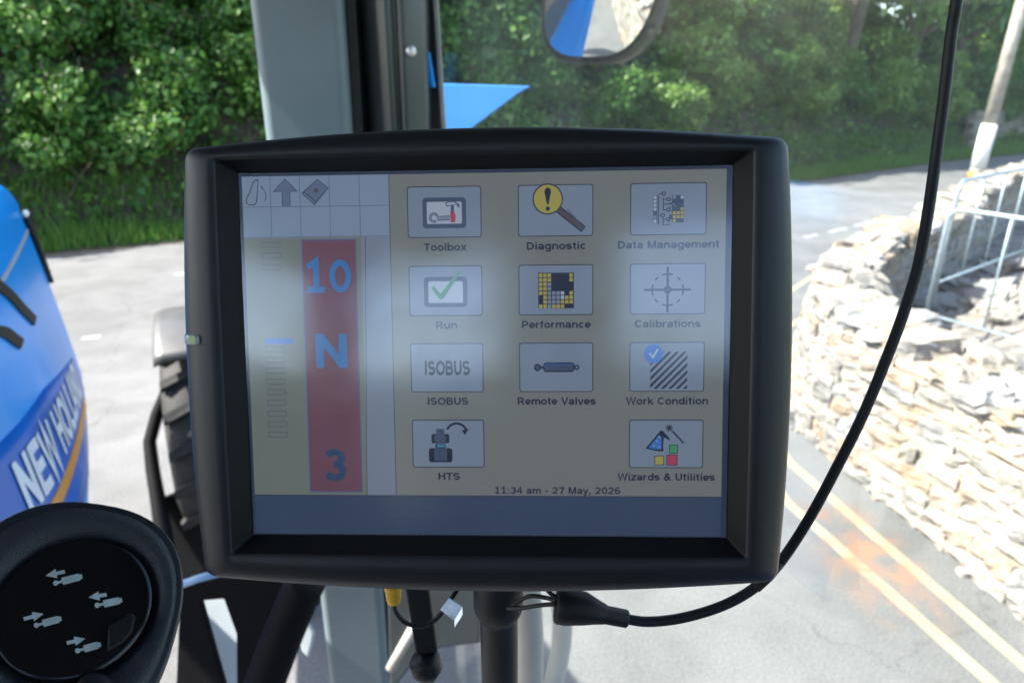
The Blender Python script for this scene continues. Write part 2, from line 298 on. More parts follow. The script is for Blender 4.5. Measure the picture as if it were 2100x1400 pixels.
GLYPH = {    # bold grotesque letters as centre lines; units: capitals 7.15 high; (advance, strokes)
 'A': (6.3, [[(.4, 0), (2.7, 7.15)], [(3.6, 7.15), (5.9, 0)], [(1.3, 2.2), (5, 2.2)], [(2.5, 6.5), (3.8, 6.5)]]), 'B': (6.2, [[(.9, 0), (.9, 7.15)], [(.9, _B), (3.4, _B)] + _arc(3.4, 2.2, 1.7, 1.5, -90, 90) + [(.9, 3.7)], [(3.2, 3.7)] + _arc(3.2, 5.1, 1.5, 1.37, -90, 90) + [(.9, _T)]]),
 'C': (6.4, [_arc(3.3, 3.57, 2.55, 2.9, 42, 318, 18)]), 'D': (6.4, [[(.9, 0), (.9, 7.15)], [(.9, _B), (2.7, _B)] + _arc(2.7, 3.57, 2.7, 2.87, -90, 90, 14) + [(.9, _T)]]), 'E': (5.6, [[(.9, 0), (.9, 7.15)], [(.9, _B), (5.1, _B)], [(.9, 3.7), (4.8, 3.7)], [(.9, _T), (5, _T)]]),
 'H': (6.3, [[(.9, 0), (.9, 7.15)], [(5.2, 0), (5.2, 7.15)], [(.9, 3.7), (5.2, 3.7)]]), 'I': (2.4, [[(1.1, 0), (1.1, 7.15)]]), 'L': (5.3, [[(.9, 0), (.9, 7.15)], [(.9, _B), (4.9, _B)]]), 'M': (7.4, [[(.9, 0), (.9, 7.15)], [(6.3, 0), (6.3, 7.15)], [(1.1, 6.9), (3.6, .3), (6.1, 6.9)]]),
 'N': (6.4, [[(.9, 0), (.9, 7.15)], [(5.2, 0), (5.2, 7.15)], [(1.0, 6.7), (5.1, .45)]]), 'O': (6.9, [_oval(3.4, 3.57, 2.7, 2.9)]), 'P': (5.9, [[(.9, 0), (.9, 7.15)], [(.9, 2.9), (3.2, 2.9)] + _arc(3.2, 4.68, 1.75, 1.78, -90, 90) + [(.9, _T)]]), 'R': (6.4, [[(.9, 0), (.9, 7.15)], [(.9, 3.2), (3.3, 3.2)] + _arc(3.3, 4.83, 1.7, 1.63, -90, 90) + [(.9, _T)], [(3.3, 3.2), (5.5, 0)]]),
 'S': (6, [_S(.7, 4.2, _B, _T)]), 'T': (5.6, [[(.1, _T), (5.3, _T)], [(2.7, 0), (2.7, 6.4)]]), 'U': (6.3, [[(.9, 7.15)] + _arc(3.05, 2.8, 2.15, 2.1, 180, 360, 12) + [(5.2, 7.15)]]), 'V': (6, [[(.4, 7.15), (2.9, .2), (5.4, 7.15)]]), 'W': (8.6, [[(.4, 7.15), (2.2, .2), (4.2, 6.8), (6.2, .2), (8, 7.15)]]),
 'a': (5.2, [_arc(2.5, 3.6, 1.75, 1.15, 165, 25, 6) + [(4.1, 3.5), (4.1, 0)], _oval(2.35, 1.65, 1.6, 1.05)]), 'b': (5.5, [[(.9, 0), (.9, 7.15)], _oval(2.9, 2.68, 1.85, 2.05)]), 'c': (5, [_arc(2.65, 2.68, 1.95, 2.05, 48, 312, 14)]), 'd': (5.5, [[(4.6, 0), (4.6, 7.15)], _oval(2.6, 2.68, 1.85, 2.05)]),
 'e': (5.2, [[(.8, 2.5), (4.4, 2.5)] + _arc(2.6, 2.68, 1.9, 2.05, 5, 318, 16)]), 'f': (3.2, [[(1.5, 0), (1.5, 5.4)] + _arc(2.6, 5.4, 1.1, 1.1, 180, 95, 5), [(.1, 4.8), (2.9, 4.8)]]), 'g': (5.5, [_oval(2.6, 2.75, 1.85, 2.0), [(4.5, 5.3), (4.5, -.3)] + _arc(2.6, -.3, 1.9, 1.15, 0, -165, 8)]), 'i': (2.3, [[(1.1, 0), (1.1, 5.3)], [(1.1, 6.2), (1.1, 7.3)]]),
 'k': (5.1, [[(.9, 0), (.9, 7.15)], [(1.2, 2.1), (4.3, 5.3)], [(2.2, 3.1), (4.6, 0)]]), 'l': (2.3, [[(1.1, 0), (1.1, 7.15)]]), 'm': (8, [[(.9, 0), (.9, 5.3)], [(.9, 3.2)] + _arc(2.5, 3.2, 1.5, 1.5, 170, 0, 7) + [(4, 0)], [(4, 3.2)] + _arc(5.6, 3.2, 1.5, 1.5, 170, 0, 7) + [(7.1, 0)]]), 'n': (5.5, [[(.9, 0), (.9, 5.3)], [(.9, 3)] + _arc(2.75, 3, 1.75, 1.7, 170, 0, 8) + [(4.5, 0)]]),
 'o': (5.4, [_oval(2.65, 2.68, 1.95, 2.05)]), 'r': (3.7, [[(.9, 0), (.9, 5.3)], [(.9, 3)] + _arc(2.7, 3, 1.75, 1.7, 170, 80, 5)]), 's': (4.9, [_S(.55, 3.6, .6, 4.7)]), 't': (3.3, [[(1.5, 6.7), (1.5, 1.6)] + _arc(2.5, 1.6, 1, 1, 180, 285, 5), [(.1, 4.8), (3, 4.8)]]), 'u': (5.5, [[(.9, 5.3), (.9, 2.3)] + _arc(2.65, 2.3, 1.75, 1.7, 180, 350, 8), [(4.5, 5.3), (4.5, 0)]]),
 'v': (4.9, [[(.4, 5.3), (2.4, .2), (4.4, 5.3)]]), 'w': (7, [[(.4, 5.3), (1.9, .2), (3.4, 5), (4.9, .2), (6.4, 5.3)]]), 'x': (5, [[(.4, 5.3), (4.5, 0)], [(4.5, 5.3), (.4, 0)]]), 'y': (4.9, [[(.4, 5.3), (2.5, .3)], [(4.4, 5.3), (2.2, -1.2), (.7, -1.4)]]), 'z': (4.7, [[(.4, 4.75), (4.1, 4.75), (.6, .65), (4.3, .65)]]),
 '0': (5.6, [_oval(2.7, 3.57, 1.9, 2.9)]), '1': (5.6, [[(.9, 5.5), (2.9, 6.8), (2.9, .2)], [(.7, _B), (4.9, _B)]]), '2': (5.6, [_arc(2.6, 4.75, 1.9, 1.75, 165, -25, 9) + [(.7, .75), (4.8, .7)]]), '3': (5.6, [_arc(2.6, 5.1, 1.75, 1.4, 155, -90, 10), _arc(2.6, 2.2, 1.95, 1.55, 90, -155, 10)]), '4': (5.6, [[(3.7, 0), (3.7, 7.0), (.5, 2.3), (5.2, 2.3)]]),
 '6': (5.6, [_oval(2.75, 2.3, 1.9, 1.65), _arc(2.9, 3.6, 2.05, 2.9, 190, 50, 10)]), '7': (5.6, [[(.5, _T), (4.6, _T), (2.2, 0)]]), '&': (6.6, [[(6, .1), (1.9, 4.8)] + _arc(2.8, 5.5, 1.15, 1.05, 210, -40, 9) + [(1.6, 3.3)] + _arc(2.4, 2, 1.7, 1.4, 130, 300, 8) + [(5.4, 3.6)]]),
 ':': (2.6, [[(1.2, 0), (1.2, 1.3)], [(1.2, 3.9), (1.2, 5.2)]]), '-': (3.4, [[(.5, 2.7), (2.9, 2.7)]]), ',': (2.6, [[(1.3, 1.3), (1.1, -.2), (.7, -1.3)]]), ' ': (2.8, [])}
def text_polys(body, wt=1.4, shear=0.0):
    """letters as ribbons; cap height comes out as 1"""
    vs = []; fs = []; x = 0.0
    for ch in body:
        adv, strokes = GLYPH[ch]
        for st in strokes:
            P = [Vector(p) for p in st]; n = len(P); o = len(vs)
            closed = (P[0] - P[-1]).length < 1e-3
            for i, p in enumerate(P):
                a = P[i - 1] if i else (P[-2] if closed else None); b = P[i + 1] if i < n - 1 else (P[1] if closed else None)
                d1 = (p - a).normalized() if a is not None and (p - a).length > 1e-6 else None; d2 = (b - p).normalized() if b is not None and (b - p).length > 1e-6 else None
                d1 = d1 or d2; d2 = d2 or d1; n1 = Vector((-d1.y, d1.x)); n2 = Vector((-d2.y, d2.x)); mm = n1 + n2
                mm = mm.normalized() if mm.length > .3 else n1; k = wt / 2 / max(.45, mm.dot(n1))
                for sg in (1, -1): q = p + mm * k * sg; vs.append(Vector(((x + q.x + shear * q.y) / 7.15, q.y / 7.15, 0)))
            fs += [(o + 2 * i, o + 2 * i + 1, o + 2 * i + 3, o + 2 * i + 2) for i in range(n - 1)]
        x += adv + .25
    return vs, fs

# ================================================================== SETTING
VER = [gnd(100, 522), gnd(1623, 377), gnd(1928, 333), gnd(2100, 317)]
vd = (VER[1] - VER[0]).normalized(); vn = Vector((-vd.y, vd.x, 0))       # along the verge, away from the road
VERGE = [VER[0] - vd * 40, VER[0]] + VER[1:] + [VER[3] + (VER[3] - VER[2]).normalized() * 80]
# outer face of the stone wall (top-left corner curves round to the right)
WALL = [Vector((3.55, -6, 0)), Vector((3.02, 0, 0)), gnd(2100, 1275), gnd(1860, 1072), gnd(1640, 888), Vector((2.62, 5.95, 0)), Vector((3.2, 6.85, 0)), Vector((4.0, 7.75, 0)), Vector((5.4, 9.0, 0)), Vector((7.0, 11.0, 0)), Vector((10.7, 14.7, 0)), Vector((17, 19.6, 0)), Vector((40, 30, 0))]

g = MB(); g.add([(-400, -400, -.02), (400, -400, -.02), (400, 400, -.02), (-400, 400, -.02)], [(0, 1, 2, 3)])
tag(g.build('ground', M['field'], origin=(0, 0, 0)), kind='structure')
rd = MB(); poly = [p + Vector((0, 0, .0)) for p in VERGE] + [Vector((60, 36, 0))] + [p + Vector((.3, -.05, 0)) for p in WALL[::-1]] + [Vector((6, -120, 0)), Vector((-60, -120, 0))]
rd.add(poly, [tuple(range(len(poly)))[::-1]])
tag(rd.build('road', M['road'], origin=(0, 0, 0)), kind='structure')
def stripe(path, w, z=.004):
    m = MB(); L = []; Rr = []
    for i, p in enumerate(path):
        t = (path[min(i + 1, len(path) - 1)] - path[max(i - 1, 0)]).normalized(); nn = Vector((-t.y, t.x, 0))
        L.append(p + nn * w / 2 + Vector((0, 0, z))); Rr.append(p - nn * w / 2 + Vector((0, 0, z)))
    n = len(path); m.add(L + Rr, [(i, n + i, n + i + 1, i + 1) for i in range(n - 1)]); return m
yl1 = [gnd(2100, 1365) + (gnd(2100, 1365) - gnd(1800, 1105)) * 6, gnd(2100, 1365), gnd(1940, 1225), gnd(1800, 1105), gnd(1700, 1018), gnd(1621, 950)]
yl2 = [gnd(2032, 1400) + (gnd(2032, 1400) - gnd(1800, 1194)) * 6, gnd(2032, 1400), gnd(1900, 1283), gnd(1800, 1194), gnd(1700, 1105), gnd(1611, 1027)]
def carry_on(y):
    off = (y[-1] - gnd(1640, 888)); return y + [gnd(1640, 888) + off + Vector((.0, .7, 0)), Vector((2.62, 5.95, 0)) + off * 1.1 + Vector((-.05, .25, 0)), Vector((3.2, 6.85, 0)) + Vector((-.6, .42, 0)) * (off.length / .9), Vector((5.4, 9.0, 0)) + Vector((-.75, .7, 0)) * (off.length / .9)]
for y in (yl1, yl2):
    tag(stripe(carry_on(y), .078).build('road_marking', M['yline'], origin=(0, 0, 0)), kind='structure')
for a, b in (((1650, 487), (1676, 481)), ((1700, 477), (1735, 468)), ((1752, 464), (1785, 456)), ((168, 694), (206, 691)), ((358, 563), (420, 558))):
    tag(stripe([gnd(*a), gnd(*b)], .12).build('road_marking', M['wline'], origin=(0, 0, 0)), kind='structure')

vs = []; ve = MB(); NV = 260
for i in range(NV):
    t = -10 + 52 * i / (NV - 1); acc = -40; p = None
    for a, b in zip(VERGE[:-1], VERGE[1:]):
        L = (b - a).length
        if t <= acc + L or b is VERGE[-1]: p = a + (b - a) * ((t - acc) / L); d = (b - a).normalized(); break
        acc += L
    nn = Vector((-d.y, d.x, 0)); w = .10 + .16 * mnoise.noise(Vector((t * .9, 0, 0))) + .08 * mnoise.noise(Vector((t * 4, 2, 0)))
    vs += [p - nn * max(.02, w + .06) + Vector((0, 0, .005)), p + nn * .35 + Vector((0, 0, .03))]
ve.add(vs, [(2 * i, 2 * i + 2, 2 * i + 3, 2 * i + 1) for i in range(NV - 1)])
M['dirt'] = pmat('verge_dirt', (.10, .082, .058), .95, nscale=9, namp=.5, bump=.6, bscale=30, bdist=.02)
tag(ve.build('verge_dirt', M['dirt'], origin=(0, 0, 0)), kind='structure')
# hedge bank rising behind the verge
bk = MB(); NB, NR = 120, 26; vs = []
def verge_pt(t):     # t in metres along the verge from VER[0]
    acc = -40
    for a, b in zip(VERGE[:-1], VERGE[1:]):
        L = (b - a).length
        if t <= acc + L or b is VERGE[-1]: return a + (b - a) * ((t - acc) / L)
        acc += L
def verge_n(t):
    d = (verge_pt(t + 2) - verge_pt(t - 2)).normalized(); return Vector((-d.y, d.x, 0))
def bank_h(t, s):
    x = max(0, s - .9); return .02 + .25 * min(s, 1) * .5 + (5.6 - 2.6 * min(1, max(0, (t - 22) / 14))) * (1 - math.exp(-x / 2.6)) + .25 * mnoise.noise(Vector((t * .4, s * .6, 3))) * min(s, 1)
def bank_pt(t, s): 
    p = verge_pt(t) + verge_n(t) * s; return Vector((p.x, p.y, bank_h(t, s)))
for i in range(NB):
    t = -38 + 100 * i / (NB - 1)
    for j in range(NR): vs.append(bank_pt(t, 16 * (j / (NR - 1)) ** 1.6))
bk.add(vs, [(i * NR + j, (i + 1) * NR + j, (i + 1) * NR + j + 1, i * NR + j + 1) for i in range(NB - 1) for j in range(NR - 1)], 0, True)
tag(bk.build('terrain', M['soil'], origin=(0, 0, 0)), kind='structure')
# hills behind the tractor (only seen in the mirror and the screen)
hl = MB(); vs = []; NH = 60
for i in range(NH):
    a = R(150 + 240 * i / (NH - 1)) ; 
    for j, (rr, hh) in enumerate(((70, 0), (90, 2), (120, 4), (170, 6))):
        vs.append((rr * math.cos(a), rr * math.sin(a) - 6, -.1 + hh * (1 + .35 * mnoise.noise(Vector((i * .3, j, 0))))))
hl.add(vs, [(i * 4 + j, (i + 1) * 4 + j, (i + 1) * 4 + j + 1, i * 4 + j + 1) for i in range(NH - 1) for j in range(3)], 0, True)
tag(hl.build('hills', M['field'], origin=(0, 0, 0)), kind='structure')

# ------------------------------------------------------------------ foliage
def leaf_mesh(name, centers, normals, size, mat, aspect=.6, seed=1):
    r = np.random.default_rng(seed); n = len(centers)
    nr = normals + r.normal(0, .85, (n, 3)); nr /= np.linalg.norm(nr, axis=1)[:, None]
    a = np.cross(nr, r.normal(0, 1, (n, 3))); a /= np.linalg.norm(a, axis=1)[:, None] + 1e-9; b = np.cross(nr, a)
    sz = size * np.where(r.random(n) < .25, r.uniform(.9, 1.45, n), r.uniform(.4, .95, n))[:, None]
    # leaf: six-sided, folded a little along the midrib
    P = [a * sz, a * sz * .25 + b * sz * aspect + nr * sz * .15, -a * sz * .55 + b * sz * aspect * .75 + nr * sz * .12, -a * sz, -a * sz * .55 - b * sz * aspect * .75 + nr * sz * .12, a * sz * .25 - b * sz * aspect + nr * sz * .15]
    V = np.stack([centers + p for p in P], 1).reshape(-1, 3); base = np.arange(n)[:, None] * 6
    Fc = np.concatenate([base + np.array([0, 1, 2, 3]), base + np.array([0, 3, 4, 5])], 1).reshape(-1)
    me = bpy.data.meshes.new(name); nf = 2 * n
    me.vertices.add(len(V)); me.vertices.foreach_set('co', V.reshape(-1)); me.loops.add(4 * nf); me.loops.foreach_set('vertex_index', Fc.astype(np.int32))
    me.polygons.add(nf); me.polygons.foreach_set('loop_start', np.arange(0, 4 * nf, 4, dtype=np.int32)); me.polygons.foreach_set('loop_total', np.full(nf, 4, np.int32))
    me.update(calc_edges=True); me.validate()
    at_ = me.attributes.new('rnd', 'FLOAT', 'FACE'); at_.data.foreach_set('value', np.repeat(np.where(r.random(n) < .03, .02, np.clip(r.normal(.52, .23, n), .14, 1)), 2))
    me.materials.append(mat); return me
def clump_points(n, blobs, seed):
    r = np.random.default_rng(seed); C = []; N = []
    w = np.array([b[3] ** 2 for b in blobs]); idx = r.choice(len(blobs), n, p=w / w.sum())
    d = r.normal(0, 1, (n, 3)); d /= np.linalg.norm(d, axis=1)[:, None]
    rad = r.uniform(.45, 1.06, n) ** .6; rad = np.where(r.random(n) < .22, rad * r.uniform(1.0, 1.55, n), rad)
    B = np.array(blobs)[idx]; lump = 1 + .16 * np.sin(d[:, 0] * 7 + B[:, 0] * 9) * np.sin(d[:, 1] * 6 + B[:, 1] * 5) * np.sin(d[:, 2] * 8)
    C = B[:, :3] + d * (B[:, 3] * rad * lump)[:, None] * np.array([1, 1, .85]); nrm = d + np.array([0, 0, .35])
    return C, nrm
def crown_blobs(w, h, n, seed, z0=0.0, rmin=.22, rmax=.42):
    r = random.Random(seed); out = []
    for i in range(n):
        q = r.random() * 2 * math.pi; u = r.random(); rr = w * .62 * math.sqrt(r.random()) * (1 - .45 * u)
        out.append((rr * math.cos(q), rr * math.sin(q), z0 + h * (.12 + .76 * u), w * r.uniform(rmin, rmax)))
    return out
def trunk_mesh(h, r0, seed, limbs=5, top=.75):
    m = MB(); rr = random.Random(seed)
    pts = [Vector((0, 0, -.4))]; 
    for k in range(1, 6): pts.append(Vector((rr.uniform(-.08, .08) * h * .3, rr.uniform(-.08, .08) * h * .3, h * top * k / 5)))
    m.tube(catmull(pts, 3), [r0 * (1.25 - .95 * i / 15) for i in range(16)], 8)
    for k in range(limbs):
        z = h * rr.uniform(.25, .6); q = rr.random() * 6.28; L = h * rr.uniform(.25, .42)
        a = Vector((0, 0, z)); b = a + Vector((math.cos(q), math.sin(q), .6)) * L * .5; c = a + Vector((math.cos(q), math.sin(q), 1.2)) * L * .8
        m.tube(catmull([a, b, c], 3), [r0 * .5 * (1 - .8 * i / 6) for i in range(7)], 6)
    return m
BUSH = []
for k, (w, h, nl, sz) in enumerate(((1.9, 2.3, 9500, .084), (1.7, 1.9, 8000, .075), (2.1, 2.7, 10500, .09), (1.55, 1.6, 7000, .072))):
    C, N = clump_points(nl, crown_blobs(w, h, 30, 40 + k, rmin=.13, rmax=.30), 50 + k)
    BUSH.append(leaf_mesh('bush_crown', C, N, sz, M['leaf'], seed=60 + k))
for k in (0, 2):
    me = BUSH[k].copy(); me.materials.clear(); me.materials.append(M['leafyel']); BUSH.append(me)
TREE = []
for k, (w, h, nl, sz, mt) in enumerate(((2.6, 4.2, 7500, .13, 'leaf'), (2.3, 4.6, 7000, .12, 'leafyel'), (2.9, 4.0, 8000, .14, 'leaf'))):
    C, N = clump_points(nl, crown_blobs(w, h, 34, 70 + k, z0=1.6, rmin=.14, rmax=.30), 80 + k)
    TREE.append(leaf_mesh('tree_crown', C, N, sz, M[mt], seed=90 + k))
def plant(name, crown_me, tm, label, cat, group, loc, sc, rz, mats=M['bark']):
    t = thing(name, label, cat, loc, group); t.scale = sc; t.rotation_euler = (0, 0, rz)
    tk = bpy.data.objects.new('trunk', tm); COL.objects.link(tk); tk.parent = t
    cr = bpy.data.objects.new('crown', crown_me); COL.objects.link(cr); cr.parent = t
    return t
tmB = trunk_mesh(2.0, .06, 5); _o = tmB.build('trunk', M['bark'], origin=(0, 0, 0)); TMB = _o.data; bpy.data.objects.remove(_o)
tmT = trunk_mesh(5.2, .17, 6, 7); _o = tmT.build('trunk', M['bark'], origin=(0, 0, 0)); TMT = _o.data; bpy.data.objects.remove(_o)
VL = (VER[1] - VER[0]).length
# bushes along the foot of the bank and up its slope
rb = random.Random(21)
spots = []
for row, (s0, step, off) in enumerate(((1.75, 1.7, 0), (3.0, 1.8, .9), (4.5, 1.9, .3), (6.4, 2.3, .8))):
    t = -6.5 + off
    while t < VL + 22:
        spots.append((t + rb.uniform(-.4, .4), s0 + rb.uniform(-.25, .35), row)); t += step * rb.uniform(.85, 1.15)
rowtxt = ['dark green leafy bush low in the hedge at the back of the grass verge', 'dark green leafy bush half way up the hedge bank', 'dark green leafy bush high on the hedge bank under the trees', 'dark green leafy bush along the crest of the hedge bank']
for i, (t, s, row) in enumerate(spots):
    p = bank_pt(t, s); sc = rb.uniform(.8, 1.12) * (.82 if row == 0 else 1)
    p.z -= .35 if row else .12
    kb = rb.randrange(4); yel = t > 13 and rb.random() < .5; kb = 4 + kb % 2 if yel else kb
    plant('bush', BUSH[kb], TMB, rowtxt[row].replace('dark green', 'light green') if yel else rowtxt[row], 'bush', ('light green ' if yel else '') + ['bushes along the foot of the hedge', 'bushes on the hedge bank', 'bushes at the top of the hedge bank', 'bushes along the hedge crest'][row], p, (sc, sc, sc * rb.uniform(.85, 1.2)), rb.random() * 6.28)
tspots = [(-7.5, 5.0), (-2.5, 5.6), (2.2, 4.8), (7, 5.8), (11, 4.9), (14.5, 5.6), (17.8, 4.6), (20.5, 3.0), (24, 2.4), (27.5, 2.2), (31, 2.6), (36, 3.6)]
for i, (t, s) in enumerate(tspots):
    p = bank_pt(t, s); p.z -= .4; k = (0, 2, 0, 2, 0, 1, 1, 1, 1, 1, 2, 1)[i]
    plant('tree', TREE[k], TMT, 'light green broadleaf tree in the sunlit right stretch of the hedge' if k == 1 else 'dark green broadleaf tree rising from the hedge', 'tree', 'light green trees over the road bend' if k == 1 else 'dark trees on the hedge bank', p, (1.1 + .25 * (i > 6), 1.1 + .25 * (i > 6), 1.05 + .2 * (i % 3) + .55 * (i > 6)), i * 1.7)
tw = MB(); rt = random.Random(77)
for _ in range(420):
    t = rt.uniform(-8, VL + 20); s_ = rt.uniform(1.0, 5.5); p = bank_pt(t, s_); d = Vector((rt.gauss(0, .5), rt.gauss(-.25, .4), 1)).normalized(); L = rt.uniform(.5, 1.5)
    q = p + d * L * .5 + Vector((rt.gauss(0, .06), rt.gauss(0, .06), 0)); r_ = rt.uniform(.006, .016); tw.tube([p, q, p + d * L + Vector((rt.gauss(0, .15), rt.gauss(0, .15), -.1))], [r_, r_ * .8, r_ * .4], 5, cap=False)
tag(tw.build('twigs', M['bark'], origin=(0, 0, 0)), 'bare brown stems and twigs in the hedge bottom', kind='stuff')
# ivy ground cover over the bank, and grass on the verge
n = 52000; T = rng.uniform(-8, VL + 24, n); Sx = .8 + 7.0 * rng.random(n); C = np.zeros((n, 3)); 
for i in range(n):
    p = bank_pt(T[i], Sx[i]); C[i] = (p.x, p.y, p.z + .02 + .34 * rng.random() ** 2)
iv = bpy.data.objects.new('ivy', leaf_mesh('ivy', C, np.tile(np.array([[.25, -.45, .8]]), (n, 1)), .075, M['leaf'], .8, 3)); COL.objects.link(iv); tag(iv, kind='stuff', label='ivy and low leaves covering the hedge bank')
def blades(name, n, tr_, sr, hh, mat, seed):
    r = np.random.default_rng(seed); V = np.zeros((n * 3, 3)); 
    for i in range(n):
        p = bank_pt(r.uniform(*tr_), sr[0] + (sr[1] - sr[0]) * r.random()); q = r.random() * 6.28; h = hh * r.uniform(.5, 1.5); w = .012 + .012 * r.random()
        V[i * 3] = (p.x - w * math.cos(q), p.y - w * math.sin(q), p.z - .02); V[i * 3 + 1] = (p.x + w * math.cos(q), p.y + w * math.sin(q), p.z - .02)
        V[i * 3 + 2] = (p.x + r.normal(0, .3) * h, p.y + r.normal(0, .3) * h, p.z + h)
    me = bpy.data.meshes.new(name); me.from_pydata(V.tolist(), [], [(3 * i, 3 * i + 1, 3 * i + 2) for i in range(n)])
    a = me.attributes.new('rnd', 'FLOAT', 'FACE'); a.data.foreach_set('value', np.clip(r.normal(.5, .25, n), .01, 1)); me.materials.append(mat)
    o = bpy.data.objects.new(name, me); COL.objects.link(o); return o
tag(blades('grass', 34000, (-8, VL + 24), (.02, 1.35), .22, M['grass'], 11), 'rough green grass on the verge below the hedge', kind='stuff')

# ------------------------------------------------------------------ stone walls and rubble
_cube = None
def rock_template(sub, seed, rough, boxy):
    """rounded irregular block, unit half-size"""
    n = sub; pts = {}; vs = []; fs = []
    def vid(p):
        k = tuple(round(c * 1000) for c in p)
        if k not in pts: pts[k] = len(vs); vs.append(Vector(p))
        return pts[k]
    for ax in range(3):
        for sg in (-1, 1):
            for i in range(n):
                for j in range(n):
                    q = []
                    for di, dj in ((0, 0), (1, 0), (1, 1), (0, 1)):
                        u = -1 + 2 * (i + di) / n; w = -1 + 2 * (j + dj) / n; p = [0, 0, 0]; p[ax] = sg; p[(ax + 1) % 3] = u; p[(ax + 2) % 3] = w; q.append(vid(p))
                    fs.append(tuple(q if sg > 0 else q[::-1]))
    out = []
    for v in vs:
        sph = v.normalized() * 1.18; p = v * boxy + sph * (1 - boxy)
        o = Vector((seed * 13.7, seed * 3.1, seed * 7.7)); p = p * (1 + rough * mnoise.noise(p * 1.1 + o) + rough * .5 * mnoise.noise(p * 2.7 + o))
        out.append(p)
    return out, fs
ROCKS = [rock_template(4, s, .20, .74) for s in range(10)]
def path_sampler(path):
    seg = [(a, b, (b - a).length) for a, b in zip(path[:-1], path[1:])]; tot = sum(s[2] for s in seg)
    def fn(d):
        for a, b, L in seg:
            if d <= L: return a + (b - a) * (d / L), (b - a).normalized()
            d -= L
        return seg[-1][1].copy(), (seg[-1][1] - seg[-1][0]).normalized()
    return fn, tot
def stone_wall(m, path, height, thick, side, hc=.112, lc=.215, jit=.014, seed=3, topfn=None):
    """courses of separate blocks laid along a path; side=+1 puts the wall to the right of the path"""
    r = random.Random(seed); fn, tot = path_sampler(path)
    for face in (0, 1):
        z = 0.0
        while z < height:
            h = hc * r.uniform(.75, 1.3); d = r.uniform(0, .2)
            while d < tot:
                p, t = fn(d); far = p.length; k = 1 + max(0, (far - 7) * .09)
                L = lc * k * r.uniform(.55, 1.6); c, t = fn(d + L / 2); nn = Vector((t.y, -t.x, 0)) * side
                lim = height if topfn is None else topfn(d)
                if z < lim + r.uniform(-.08, .06):
                    dep = thick * .3; off = dep * .9 + r.uniform(-jit, jit) + (.10 * z / height if face == 0 else 0)
                    if face: off = thick - dep * .9 - .06 * z / height + r.uniform(-jit, jit)
                    vs, fs = r.choice(ROCKS); flip = r.choice((1, -1)); tilt = r.uniform(-.07, .07); tl = (t + Vector((0, 0, tilt))).normalized(); up = Vector((0, 0, 1)) - t * tilt
                    hh = h * r.uniform(.92, 1.12); cc = c + nn * off + Vector((0, 0, z + h / 2))
                    m.add([cc + tl * (v.x * flip * L * .53) + nn * (v.y * dep) + up * (v.z * hh * .52) for v in vs], fs if flip > 0 else [f[::-1] for f in fs], 0, False, r.uniform(.02, 1))
                d += L * .97
            z += h * .95
    # hearting between the faces
    n = 60; L = [[], [], [], []]
    for i in range(n + 1):
        c, t = fn(tot * i / n); nn = Vector((t.y, -t.x, 0)) * side; hz = (height if topfn is None else topfn(tot * i / n)) - .16
        for k, (o_, z_) in enumerate(((.085, -.03), (.14, hz), (thick - .24, hz), (thick - .2, -.03))): L[k].append(c + nn * (thick * o_ / .45 if False else o_ * thick / .45 if k < 2 else o_) + Vector((0, 0, z_)))
    m.loft([[L[k][i] for k in range(4)] for i in range(n + 1)], 0, False, False)
wm = MB()
def wtop(d):   # top is being rebuilt: stepped and uneven
    return 1.08 + .07 * mnoise.noise(Vector((d * .8, 0, 0))) - .22 * max(0, 1 - abs(d - 8.6) / 2.2) + .10 * mnoise.noise(Vector((d * 2.3, 5, 0)))
def rounded(path, k=5): return catmull(path, k)
wpath = rounded([p for p in WALL[:-1]], 4)
stone_wall(wm, wpath, 1.1, .5, 1, topfn=wtop)
rc_ = random.Random(12); COPE = [rock_template(4, 60 + q, .42, .5) for q in range(6)]; fnc, totc = path_sampler(wpath); d = 0
while d < totc * .8:
    p, t = fnc(d); nn = Vector((t.y, -t.x, 0)); L = rc_.uniform(.16, .38)
    if rc_.random() < .86:
        for o_ in ((.12, .36) if rc_.random() < .55 else (.24,)):
            vs, fs = rc_.choice(COPE); tl = (t + nn * rc_.uniform(-.35, .35) + Vector((0, 0, rc_.uniform(-.22, .22)))).normalized(); up = (Vector((0, 0, 1)) - tl * tl.z + nn * rc_.uniform(-.2, .2)).normalized(); ac_ = tl.cross(up); wd = .13 if o_ != .24 else .26; h = rc_.uniform(.045, .085)
            c = p + nn * (o_ + .08 + rc_.uniform(-.05, .05)) + Vector((0, 0, wtop(d) - .02 + h * .6))
            wm.add([c + tl * (v.x * L * .55) + ac_ * (v.y * wd) + up * (v.z * h) for v in vs], fs, 0, False, rc_.uniform(.02, 1))
    d += L * .9
w_obj = wm.build('stone_wall', M['stone'], origin=(2.6, 5, 0))
tag(w_obj, 'long pale dry stone wall along the roadside, curving round the corner to the right', 'wall')

